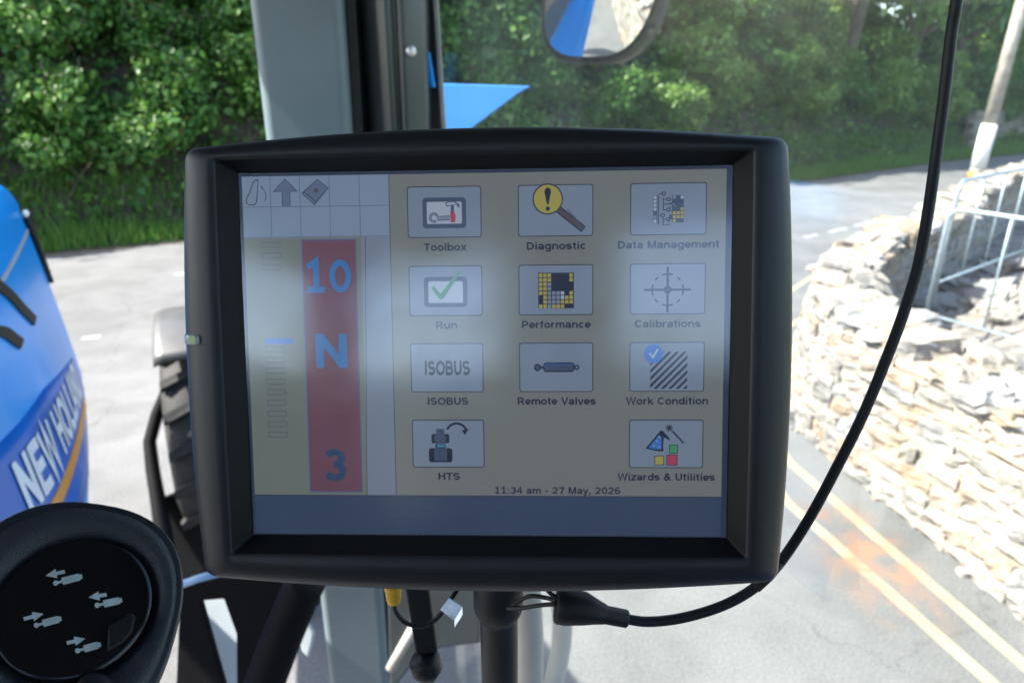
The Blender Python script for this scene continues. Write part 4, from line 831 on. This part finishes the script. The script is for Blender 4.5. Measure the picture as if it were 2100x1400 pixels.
class UIB(MB):
    def P(s, u, v, lay): return ml_((u / 640 - .5) * SW, (.5 - v / 480) * SH, -1.0 + .02 * lay)
    def poly(s, pts, c, lay): s.add([s.P(u, v, lay) for u, v in pts], [tuple(range(len(pts)))[::-1]], UIX[c])
    def rect(s, a, b, c_, d, c, lay): s.poly([(a, b), (c_, b), (c_, d), (a, d)], c, lay)
    def rr(s, a, b, c_, d, r, c, lay):
        pts = []
        for cx, cy, a0 in ((c_ - r, b + r, 270), (c_ - r, d - r, 0), (a + r, d - r, 90), (a + r, b + r, 180)):
            for k in range(5): q = R(a0 + 22.5 * k); pts.append((cx + r * math.cos(q), cy + r * math.sin(q)))
        s.poly(pts, c, lay)
    def circ(s, x, y, r, c, lay, n=28): s.poly([(x + r * math.cos(2 * math.pi * k / n), y + r * math.sin(2 * math.pi * k / n)) for k in range(n)], c, lay)
    def seg(s, a, b, w, c, lay):
        dx, dy = b[0] - a[0], b[1] - a[1]; L = math.hypot(dx, dy); nx, ny = -dy / L * w / 2, dx / L * w / 2
        s.poly([(a[0] + nx, a[1] + ny), (b[0] + nx, b[1] + ny), (b[0] - nx, b[1] - ny), (a[0] - nx, a[1] - ny)], c, lay)
    def arc(s, x, y, r, a0, a1, w, c, lay, n=12):
        o = [(x + (r + w / 2) * math.cos(R(a0 + (a1 - a0) * k / n)), y + (r + w / 2) * math.sin(R(a0 + (a1 - a0) * k / n))) for k in range(n + 1)]
        i = [(x + (r - w / 2) * math.cos(R(a0 + (a1 - a0) * k / n)), y + (r - w / 2) * math.sin(R(a0 + (a1 - a0) * k / n))) for k in range(n + 1)]
        for k in range(n): s.poly([o[k], o[k + 1], i[k + 1], i[k]], c, lay)
    def text(s, body, x, y, w, h, c, lay, wt=1.4):
        """centred on x, baseline y, cap height h, total width w"""
        vs, fs = text_polys(body, wt); xs = [v.x for v in vs]; a, b = min(xs), max(xs)
        s.add([s.P(x + (v.x - (a + b) / 2) * w / (b - a), y - v.y * h, lay) for v in vs], fs, UIX[c])
scr = UIB(); 
scr.add([ml_(x, y, -1.1) for x, y in ((-SW / 2, -SH / 2), (SW / 2, -SH / 2), (SW / 2, SH / 2), (-SW / 2, SH / 2))], [(0, 1, 2, 3)], 0)
screen = scr.build('screen', [M['panelback']], mon)
def sub(name, b, label=None):
    o = b.build(name, UM, screen)
    if label: o['label'] = label
    return o
# background of the menu area and status bar
b = UIB(); b.rect(199, 5, 632, 425, 'bg', 1); sub('menu_background', b)
b = UIB(); b.rect(4.5, 425.6, 632, 478, 'sbar', 1); b.rect(4.5, 424.8, 632, 425.6, 'line', 2); sub('status_bar', b)
b = UIB(); b.text('11:34 am - 27 May, 2026', 416, 422, 167, 9.2, 'text', 3, 1.3); sub('date_line', b)
# left panel: icon grid
b = UIB(); b.rect(4.5, 5, 198.6, 84, 'cell', 1)
for u in (42, 81.2, 120.4, 160, 198.8): b.rect(u - .35, 5, u + .35, 84, 'paleline', 2)
for v in (44, 83): b.rect(5, v - .35, 198.8, v + .35, 'paleline', 2)
b.poly([(23, 8), (27, 9), (26, 22), (24, 38), (20, 42), (13, 42), (9, 39), (9, 34), (14, 24), (19, 12)], 'paleline', 2); b.poly([(23, 10.5), (25.6, 11), (24.5, 22), (22.5, 37), (19.5, 40), (13.5, 40.2), (10.6, 38), (10.6, 34.5), (15.5, 25), (20.5, 13)], 'cell', 3); b.arc(22, 30, 14, -50, 30, 1.2, 'paleline', 3); b.poly([(29, 17), (33, 18), (31, 21)], 'paleline', 3)
b.poly([(62, 8), (79, 25), (68.5, 25), (68.5, 43), (57, 43), (57, 25), (45, 25)], 'paleline', 2); b.poly([(62, 9.6), (76, 24), (67.3, 24), (67.3, 42), (58.2, 42), (58.2, 24), (48, 24)], 'icongrey', 3)
b.poly([(105, 9), (120, 21), (100, 43), (83, 27)], 'paleline', 2); b.poly([(105, 10.6), (118, 21), (102, 37), (88.5, 25)], 'icongrey', 3); b.seg((87, 27.5), (100, 40), .9, 'cell', 4); b.circ(103, 24, 3, 'brown', 4, 12)
sub('icon_grid', b)
# gear display column
b = UIB(); b.rect(4.5, 84, 160.5, 424.8, 'khaki', 1); b.rect(160.5, 84, 198.6, 424.8, 'col', 1)
b.poly([(165.8, 84), (166.5, 84), (159.4, 424.8), (158.7, 424.8)], 'line', 2); b.poly([(198.6, 5), (199.4, 5), (199.4, 425), (198.6, 425)], 'line', 2)
sub('gear_panel', b)
b = UIB(); b.rect(81, 86.4, 153.6, 421, 'redline', 2); b.rect(82.6, 88, 152, 419.6, 'redbar', 3)
b.text('10', 116, 155.5, 60, 43, 'bluetext', 4, 1.35); b.text('N', 116.5, 254, 42, 45, 'bluetext', 4, 1.5); b.text('3', 117, 405, 30, 42, 'darktext', 4, 1.5); sub('gear_bar', b)
b = UIB()
def obox(u0, v0, u1, v1): b.rect(u0, v0, u1, v1, 'paleline', 2); b.rect(u0 + .9, v0 + .9, u1 - .9, v1 - .9, 'khaki', 3)
for v in (89, 103, 117.5): obox(27, v, 53, v + 7.4)
for k in range(9): obox(27, 225 + 14.3 * k, 53, 232.6 + 14.3 * k)
b.rect(27, 214.5, 65, 222, 'blue', 3); sub('level_bars', b)
# eleven menu buttons
def button(name, u0, v0, u1, v1, label, w, draw):
    b = UIB(); b.rr(u0, v0, u1, v1, 3.4, 'line', 2); b.rr(u0 + 1.1, v0 + 1.1, u1 - 1.1, v1 - 1.1, 2.8, 'btn', 3)
    draw(b, u0, v0, (u0 + u1) / 2, (v0 + v1) / 2); b.text(label, (u0 + u1) / 2 + .5, v1 + 16.6, w, 9.6, 'text', 3); sub(name, b)
def frame_icon(b, cx, cy): b.rr(cx - 28.5, cy - 19.5, cx + 28.5, cy + 19.5, 5, 'grey', 4); b.rr(cx - 22.8, cy - 14, cx + 22.8, cy + 14, 2, 'white', 5)
def d_tool(b, u, v, cx, cy):
    frame_icon(b, cx, cy + 1); 
    b.poly([(cx + 1, cy - 11), (cx + 5, cy - 13.5), (cx + 14, cy - 13.5), (cx + 20, cy - 9), (cx + 20, cy - 5), (cx + 15, cy - 9), (cx + 12.5, cy - 8), (cx + 12.5, cy), (cx + 8.5, cy), (cx + 8.5, cy - 8), (cx + 3, cy - 7)], 'grey', 6); b.poly([(cx + 2.5, cy - 10.3), (cx + 5.5, cy - 12.3), (cx + 13, cy - 12.3), (cx + 17, cy - 9), (cx + 12, cy - 9.2), (cx + 4, cy - 8.4)], 'white', 7)
    b.poly([(cx + 7.5, cy), (cx + 13, cy), (cx + 15, cy + 5), (cx + 14, cy + 13), (cx + 8, cy + 13)], 'red', 6)
    b.seg((cx - 10, cy + 8), (cx + 7, cy + 7.5), 6, 'grey', 6); b.seg((cx - 10, cy + 8), (cx + 7, cy + 7.5), 4, 'btn', 7); b.arc(cx - 13.5, cy + 7, 5, 60, 330, 3.4, 'grey', 6); b.arc(cx - 13.5, cy + 7, 5, 70, 320, 1.6, 'btn', 7)
def d_diag(b, u, v, cx, cy):
    b.seg((cx + 1.5, cy - 3), (cx + 36, cy + 24), 9.2, 'line', 4); b.seg((cx + 2, cy - 2.6), (cx + 35, cy + 23), 6.4, 'brown', 5); b.seg((cx + 15.5, cy - 1), (cx + 35, cy + 21), 1.4, 'grey', 6)
    b.circ(cx - 10, cy - 14.5, 19.6, 'line', 5); b.circ(cx - 10, cy - 14.5, 18, 'yellow', 6)
    b.poly([(cx - 14.5, cy - 24), (cx - 12.5, cy - 28), (cx - 10, cy - 29), (cx - 7.5, cy - 28), (cx - 5.5, cy - 24), (cx - 9, cy - 8), (cx - 11, cy - 8)], 'line', 7); b.circ(cx - 10, cy - 2.5, 2.8, 'line', 7, 14)
YG = ['YYY....Y', 'YYY....Y', 'YYB.....', 'YYB.....', 'YYBBBW.Y', '.YBBBWYY', '.YBBBYYY', 'YYBYYY..']
def grid(b, x0, y0, cell, rows, lay=5):
    for j, row in enumerate(rows):
        for i, ch in enumerate(row):
            if ch != '.': b.rect(x0 + i * cell + .6, y0 + j * cell + .6, x0 + (i + 1) * cell - .5, y0 + (j + 1) * cell - .5, {'Y': 'yellow', 'B': 'btn', 'W': 'white'}[ch], lay)
def d_perf(b, u, v, cx, cy): b.rect(cx - 23, cy - 22, cx + 23.4, cy + 23.5, 'navy', 4); grid(b, cx - 22.6, cy - 21.5, 5.65, YG)
def d_data(b, u, v, cx, cy):
    b.rect(cx - 19.5, cy - 17, cx + 19.5, cy + 17, 'grey', 4); grid(b, cx - 19.5, cy - 17, 4.9, ['WBBBBB.W', 'W.BBB...', 'W.BBBB..', 'WBBBB..Y', '..BBBYYY', 'B.BB.YYY', 'WBBBBY..'])
    b.rect(cx - 14, cy - 19, cx + 1, cy + 19, 'btn', 5); b.seg((cx - 12.5, cy - 18), (cx - 12.5, cy + 20), 1, 'navy', 6); b.seg((cx - 6.5, cy - 14), (cx - 6.5, cy + 2), 1, 'navy', 6); b.seg((cx - 6.5, cy + 8), (cx - 6.5, cy + 20), 1, 'navy', 6)
    for x, y in ((-6, -19), (0, -12), (6.5, -6), (0, 1), (-7, 8), (0, 13)):
        b.seg((cx - 12.5 if x < -5 else cx - 6.5, cy + y), (cx + x, cy + y), 1, 'navy', 6); b.circ(cx + x, cy + y, 2.7, 'navy', 7, 12); b.circ(cx + x, cy + y, 1.5, 'btn', 8, 12)
    b.seg((cx - 6.5, cy + 19.5), (cx + 2, cy + 19.5), 1, 'navy', 6)
def d_run(b, u, v, cx, cy):
    frame_icon(b, cx, cy + 1.5); b.poly([(cx - 19, cy - 4), (cx - 15, cy - 6), (cx - 7, cy + 4), (cx + 17, cy - 25), (cx + 21, cy - 25), (cx - 3, cy + 10), (cx - 8, cy + 11)], 'green', 6)
def d_cal(b, u, v, cx, cy):
    cy += 1
    b.seg((cx, cy - 29), (cx, cy + 29), 2.8, 'line', 5); b.seg((cx - 30, cy), (cx + 30, cy), 2.8, 'line', 5); b.circ(cx, cy, 5, 'line', 6, 18); b.circ(cx, cy, 1.6, 'grey', 7, 12)
    for a in (0, 90, 180, 270): b.arc(cx, cy, 20, a - 20, a + 20, 2, 'line', 5, 6)
    for a in (45, 135, 225, 315): b.arc(cx, cy, 20, a - 8, a + 8, 2, 'line', 5, 4)
def d_iso(b, u, v, cx, cy): b.text('ISOBUS', cx + .5, cy + 9.8, 60, 19, 'line', 5, 1.55)
def d_rem(b, u, v, cx, cy):
    b.rr(cx - 17, cy - 6.4, cx + 24, cy + 6.2, 4, 'line', 5); b.rr(cx - 15.6, cy - 4.4, cx + 22.6, cy + 4.4, 2.6, 'blue', 6); b.rr(cx - 15.6, cy - 3.6, cx + 22.6, cy + 4.4, 2.6, 'grey', 7)
    b.circ(cx - 24.5, cy, 4.8, 'line', 5, 18); b.circ(cx - 24.5, cy, 2.8, 'grey', 6, 14); b.seg((cx - 20, cy), (cx - 17, cy), 3, 'line', 5); b.circ(cx + 27, cy, 3.4, 'line', 5, 16); b.circ(cx + 27, cy, 1.5, 'btn', 6, 12)
def d_work(b, u, v, cx, cy):
    x0, y0, s_ = cx - 21.5, cy - 19.5, 48.0
    for k in range(10):
        c0 = 4 + k * 9.6; a = (min(c0, s_), max(0, c0 - s_)); e = (max(0, c0 - s_), min(c0, s_)); c1 = c0 + 4.6; a1 = (min(c1, s_), max(0, c1 - s_)); e1 = (max(0, c1 - s_), min(c1, s_))
        pts = [a] + ([(s_, 0)] if c0 < s_ < c1 else []) + [a1, e1] + ([(0, s_)] if c0 < s_ < c1 else []) + [e]
        b.poly([(x0 + p, y0 + q) for p, q in pts], 'line', 4)
    b.circ(cx - 17.5, cy - 17, 12.4, 'blue', 6); b.poly([(cx - 23.5, cy - 17), (cx - 21.5, cy - 18.5), (cx - 18.5, cy - 14.5), (cx - 12.5, cy - 24), (cx - 10.5, cy - 22.8), (cx - 18, cy - 10.5)], 'white', 7)
def d_hts(b, u, v, cx, cy):
    x = cx - 10.5
    b.rr(x - 12, cy - 13, x + 12, cy - .5, 2.6, 'line', 4); b.rr(x - 5.6, cy - 20, x + 5.6, cy + 2, 3, 'grey', 5); b.rr(x - 8, cy - 11, x + 8, cy - 3, 2, 'grey', 5)
    b.rr(x - 7, cy + .5, x + 7, cy + 6, 2, 'line', 4); b.rect(x - 4.6, cy + 1.2, x + 5.6, cy + 5, 'teal', 6); b.rr(x - 15.8, cy + 6, x + 15.8, cy + 25, 3.4, 'line', 5); b.rr(x - 8.6, cy + 6.5, x + 8.6, cy + 23, 2.6, 'grey', 6)
    b.arc(cx + 11.5, cy - 13, 14, 205, 335, 3, 'line', 5); b.poly([(cx + 18, cy - 17.5), (cx + 28, cy - 20), (cx + 22.5, cy - 12)], 'line', 6)
def d_wiz(b, u, v, cx, cy):
    b.poly([(cx - 27, cy + 6), (cx - 7, cy - 18), (cx - 4, cy - 17), (cx + 4, cy - 8), (cx + 5.5, cy - 4), (cx - 3, cy - 9), (cx - 4, cy + 4), (cx - 3, cy + 9.5), (cx - 9, cy + 10), (cx - 14, cy + 9)], 'line', 4)
    b.poly([(cx - 23, cy + 5), (cx - 9, cy - 12), (cx - 6, cy - 8), (cx - 6, cy + 7), (cx - 13, cy + 7)], 'blue', 5)
    for x, y in ((-12, -4), (-16, 2), (-9, 4), (-9, -9)): b.circ(cx + x, cy + y, 1.1, 'white', 6, 8)
    for a in range(4): q = R(45 * a + 10); b.seg((cx + 4 - 5 * math.cos(q), cy - 21 - 5 * math.sin(q)), (cx + 4 + 5 * math.cos(q), cy - 21 + 5 * math.sin(q)), 1.5, 'line', 5 + a)
    b.seg((cx + 8, cy - 17), (cx + 23, cy - 1), 2.2, 'line', 5)
    for x0, y0, s_, c in ((4, 1, 11.5, 'green'), (-15, 15.5, 12.5, 'yellow'), (.6, 14, 14.5, 'red')): b.rect(cx + x0, cy + y0, cx + x0 + s_, cy + y0 + s_, 'line', 4); b.rect(cx + x0 + .9, cy + y0 + .9, cx + x0 + s_ - .9, cy + y0 + s_ - .9, c, 5)
XC = ((222.4, 319), (366.5, 463.3), (510.6, 607.5)); YC = ((21, 86.2), (121.9, 186.7), (222.1, 286.6), (323, 387))
for nm, i, j, lb, w, fn in (('toolbox_button', 0, 0, 'Toolbox', 56, d_tool), ('diagnostic_button', 1, 0, 'Diagnostic', 76, d_diag), ('data_button', 2, 0, 'Data Management', 129, d_data), ('run_button', 0, 1, 'Run', 28, d_run), ('performance_button', 1, 1, 'Performance', 90, d_perf), ('calibrations_button', 2, 1, 'Calibrations', 85, d_cal), ('network_button', 0, 2, 'ISOBUS', 54, d_iso), ('valves_button', 1, 2, 'Remote Valves', 103, d_rem), ('condition_button', 2, 2, 'Work Condition', 107, d_work), ('turn_button', 0, 3, 'HTS', 29, d_hts), ('wizards_button', 2, 3, 'Wizards & Utilities', 128, d_wiz)):
    button(nm, XC[i][0], YC[j][0], XC[i][1], YC[j][1], lb, w, fn)
m = MB(); m.add([ml_(x, y, -.35) for x, y in ((-107.3, -81.5), (107.3, -81.5), (107.3, 81.5), (-107.3, 81.5))], [(0, 1, 2, 3)]); m.build('screen_cover', M['screenglass'], mon)
# dust caught along the lower edge of the screen
m = MB(); rq = random.Random(3)
for k in range(46):
    x = rq.uniform(-70, 106); s_ = rq.uniform(.1, .3); y = -81.3 + rq.random() * .35; m.add([ml_(x - s_ * 2, y, -.2), ml_(x + s_ * 2, y, -.2), ml_(x + s_, y + s_, -.2), ml_(x - s_, y + s_ * .8, -.2)], [(0, 1, 2, 3)])
tag(m.build('dust_veil', pmat('dust_veil', (.07, .06, .05), .9), mon), kind='stuff')

# ------------------------------------------------------------------ bracket, lever, cables
br = thing('monitor_bracket', 'black post and lever arm holding the terminal from below', 'bracket', at(1020, 1400, .40))
m = MB(); m.tube(catmull([at(1022, 1130, .355), at(1022, 1230, .37), at(1024, 1330, .385), at(1026, 1480, .41)], 6), .0105, 16); m.build('post', M['rubber'], br)
m = MB(); m.tube([at(1022, 1160, .36), at(1022, 1242, .37), at(1023, 1262, .372)], [.0135, .0135, .011], 16); m.build('collar', M['black'], br)
lv = thing('clamp_lever', 'flat black lever with a rounded end hanging under the terminal by the yellow plug', 'lever', at(870, 1370, .42))
m = MB(); m.prism([at(826, 1180, .42), at(876, 1180, .42), at(898, 1340, .42), at(852, 1345, .42)], CF * .012); m.build('arm', M['black'], lv, .002)
m = MB(); m.tube([at(866, 1345, .423), at(870, 1352, .424), at(876, 1372, .426), at(880, 1390, .428)], [.0078, .0098, .0098, .005], 16); m.build('knob', M['rubber'], lv)
ac = thing('antenna_cable', 'black cable hanging in a long curve at the right and plugged in below the terminal', 'cable', at(1290, 1270, .335))
cp = [(1975, -120, .29), (1962, 0, .295), (1951, 70, .30), (1937, 190, .305), (1921, 310, .31), (1904, 430, .312), (1884, 540, .314), (1857, 630, .316), (1822, 725, .318), (1770, 850, .322), (1715, 960, .326), (1658, 1065, .330), (1598, 1155, .334), (1545, 1206, .336), (1480, 1242, .337), (1400, 1266, .337), (1330, 1274, .336), (1280, 1268, .335)]
m = MB(); m.tube(catmull([at(*p) for p in cp], 8), .00245, 12); m.build('cable', M['rubber'], ac)
m = MB(); m.tube([at(1598, 1150, .334), at(1575, 1178, .335), at(1548, 1203, .336)], .0031, 12); m.build('sleeve', M['black'], ac)
m = MB(); m.tube([at(1140, 1240, .334), at(1143, 1240.5, .334), at(1160, 1243, .334), at(1200, 1247, .334), at(1222, 1254, .335), at(1240, 1259, .335), at(1243, 1260, .335), at(1285, 1268, .335), at(1288, 1268.5, .335)], [.0078, .0086, .0088, .0078, .006, .0048, .0044, .0043, .0036], 16); m.build('connector', M['black'], ac)
for pts in ([(1142, 1232, .334), (1120, 1225, .338), (1085, 1222, .342), (1050, 1240, .348)], [(1142, 1238, .334), (1110, 1240, .338), (1070, 1246, .344), (1040, 1246, .35)], [(1145, 1228, .334), (1125, 1212, .336), (1118, 1196, .338)]):
    m = MB(); m.tube(catmull([at(*p) for p in pts], 6), .0011, 8); m.build('wire', M['rubber'], ac)
yc = thing('plug_lead', 'yellow plug with a thin black lead looping to a silver tag under the terminal', 'lead', at(808, 1238, .36))
m = MB(); 
pr = [(0, 17.5), (4, 18), (5, 16.6), (11, 17.2), (12, 15.8), (18, 16.4), (19, 15), (25, 15.4), (26, 14), (31, 13.6), (35, 11)]
m.tube([at(806.5 + .05 * q, 1188, .36) if False else at(806 + .06 * q, 1203 + q, .36) for q, _ in pr], [w * .36 / F for _, w in pr], 18); m.tube([at(806, 1170, .36), at(806, 1203, .36)], 17 * .36 / F, 18); m.build('plug', M['yellow'], yc)
m = MB(); m.tube(catmull([at(808, 1236, .36), at(813, 1256, .36), at(832, 1276, .361), at(862, 1283, .362), at(890, 1272, .363), at(910, 1250, .364), at(925, 1228, .366), at(940, 1205, .37)], 6), .0013, 10); m.build('lead', M['rubber'], yc)
m = MB(); tp = [at(903, 1250, .360), at(921, 1226, .360), at(948, 1243, .358), at(931, 1272, .358)]; m.prism(tp, CF * .0012); m.prism([at(931.5, 1271, .3575), at(948.5, 1243, .3575), at(949, 1260, .356), at(932, 1287, .356)], CF * .0008); m.build('tag', M['foil'], yc, .0002)

# ------------------------------------------------------------------ armrest console with the round button pad
PC = at(156, 1243, .36); PN = (EYE - PC).normalized(); PN = (PN + Vector((.05, 0, .42))).normalized()
PXv = (CR - PN * CR.dot(PN)).normalized(); ra = R(17); PYv = PN.cross(PXv)
def pod(x, y, z): return PC + PXv * x + PYv * y + PN * z
def on_pad(px, py, z):
    r_ = ray(px, py); k = (PC + PN * z - EYE).dot(PN) / r_.dot(PN); return EYE + r_ * k
con = thing('armrest_console', 'rounded black armrest console with a circular pad of four white valve symbols', 'control panel', pod(0, 0, -.05))
def ring(rx, ry, z, cx=0, cy=0, e=2.0, n=64):
    o = []
    for k in range(n):
        a = 2 * math.pi * k / n; c, s_ = math.cos(a), math.sin(a); o.append(pod(cx + math.copysign(abs(c) ** (2 / e), c) * rx, cy + math.copysign(abs(s_) ** (2 / e), s_) * ry, z))
    return o
m = MB(); m.loft([ring(.050, .060, -.07, -.007, -.012, 2.4), ring(.0565, .066, -.03, -.007, -.012, 2.4), ring(.0578, .0672, -.006, -.0062, -.010, 2.4), ring(.0572, .0665, -.002, -.006, -.010, 2.4), ring(.0555, .0645, .0005, -.0055, -.009, 2.4), ring(.053, .061, -.0012, -.005, -.008, 2.35), ring(.0518, .0596, .0012, -.0045, -.0075, 2.3), ring(.046, .051, .0022, -.0005, -.004, 2.1), ring(.0405, .0425, .0005, 0, -.001), ring(.0378, .0382, -.0035), ring(.0366, .0368, -.006), ring(.030, .030, -.0062)], 0, True, True, cap1=True); body = m.build('housing', M['pod'], con)
m = MB(); m.loft([ring(.0362, .0364, -.006), ring(.0360, .0362, -.0015), ring(.0352, .0354, -.0004), ring(.033, .0332, 0), ring(.012, .012, .0004)], 0, True, True, cap1=True); pad = m.build('button_pad', M['podblack'], con)
def zp(x, y): return (x / 3.5, 1000 + y / 3.5)
def pad_icon(tail, tip, ball, end):
    m = MB()
    def pl(pts): 
        q = [on_pad(*zp(*p), .0007) for p in pts]; m.add(q + [p + PN * .00025 for p in q], [tuple(range(len(q), 2 * len(q)))[::-1], tuple(range(len(q), 2 * len(q)))][:1] + [(k, (k + 1) % len(q), len(q) + (k + 1) % len(q), len(q) + k) for k in range(len(q))])
    t, p = Vector(tail), Vector(tip); d = (p - t).normalized(); nn = Vector((-d.y, d.x)); hb = p - d * 78
    pl([t + nn * 13, hb + nn * 13, hb + nn * 34, p, hb - nn * 34, hb - nn * 13, t - nn * 13])
    b0, e0 = Vector(ball), Vector(end); d = (e0 - b0).normalized(); nn = Vector((-d.y, d.x))
    pl([b0 + Vector((math.cos(a), math.sin(a))) * 19 for a in [2 * math.pi * k / 16 for k in range(16)]])
    pl([b0 + d * 16 + nn * 9, b0 + d * 48 + nn * 9, b0 + d * 48 - nn * 9, b0 + d * 16 - nn * 9])
    s0 = b0 + d * 48; L = (e0 - s0).length; pl([s0 + nn * 26, s0 + d * (L - 22) + nn * 25, s0 + d * (L - 16) + nn * 17, e0 + nn * 15, e0 - nn * 15, s0 + d * (L - 16) - nn * 17, s0 + d * (L - 22) - nn * 25, s0 - nn * 26])
    m.build('valve_symbol', M['icon'], pad)
pad_icon((465, 600), (328, 630), (400, 682), (590, 633)); pad_icon((765, 765), (635, 786), (698, 842), (876, 803)); pad_icon((170, 940), (312, 902), (262, 985), (440, 935)); pad_icon((480, 1112), (612, 1080), (557, 1167), (724, 1120))
m = MB(); q = [on_pad(*zp(*p), .0005) for p in ((775, 1010), (790, 985), (940, 900), (975, 930), (950, 1040), (880, 1120), (770, 1190))]; m.prism(q, PN * .0036); m.build('thumb_ridge', M['black'], pad, .0014)
m = MB(); m.loft([[on_pad(195 + 40 * s_ * math.cos(a), 1412 + 34 * s_ * math.sin(a), z) for a in [2 * math.pi * k / 24 for k in range(24)]] for s_, z in ((1, .0), (1, .006), (.85, .0085), (.3, .009))], 0, True, True, cap1=True); m.build('round_button', M['black'], con)
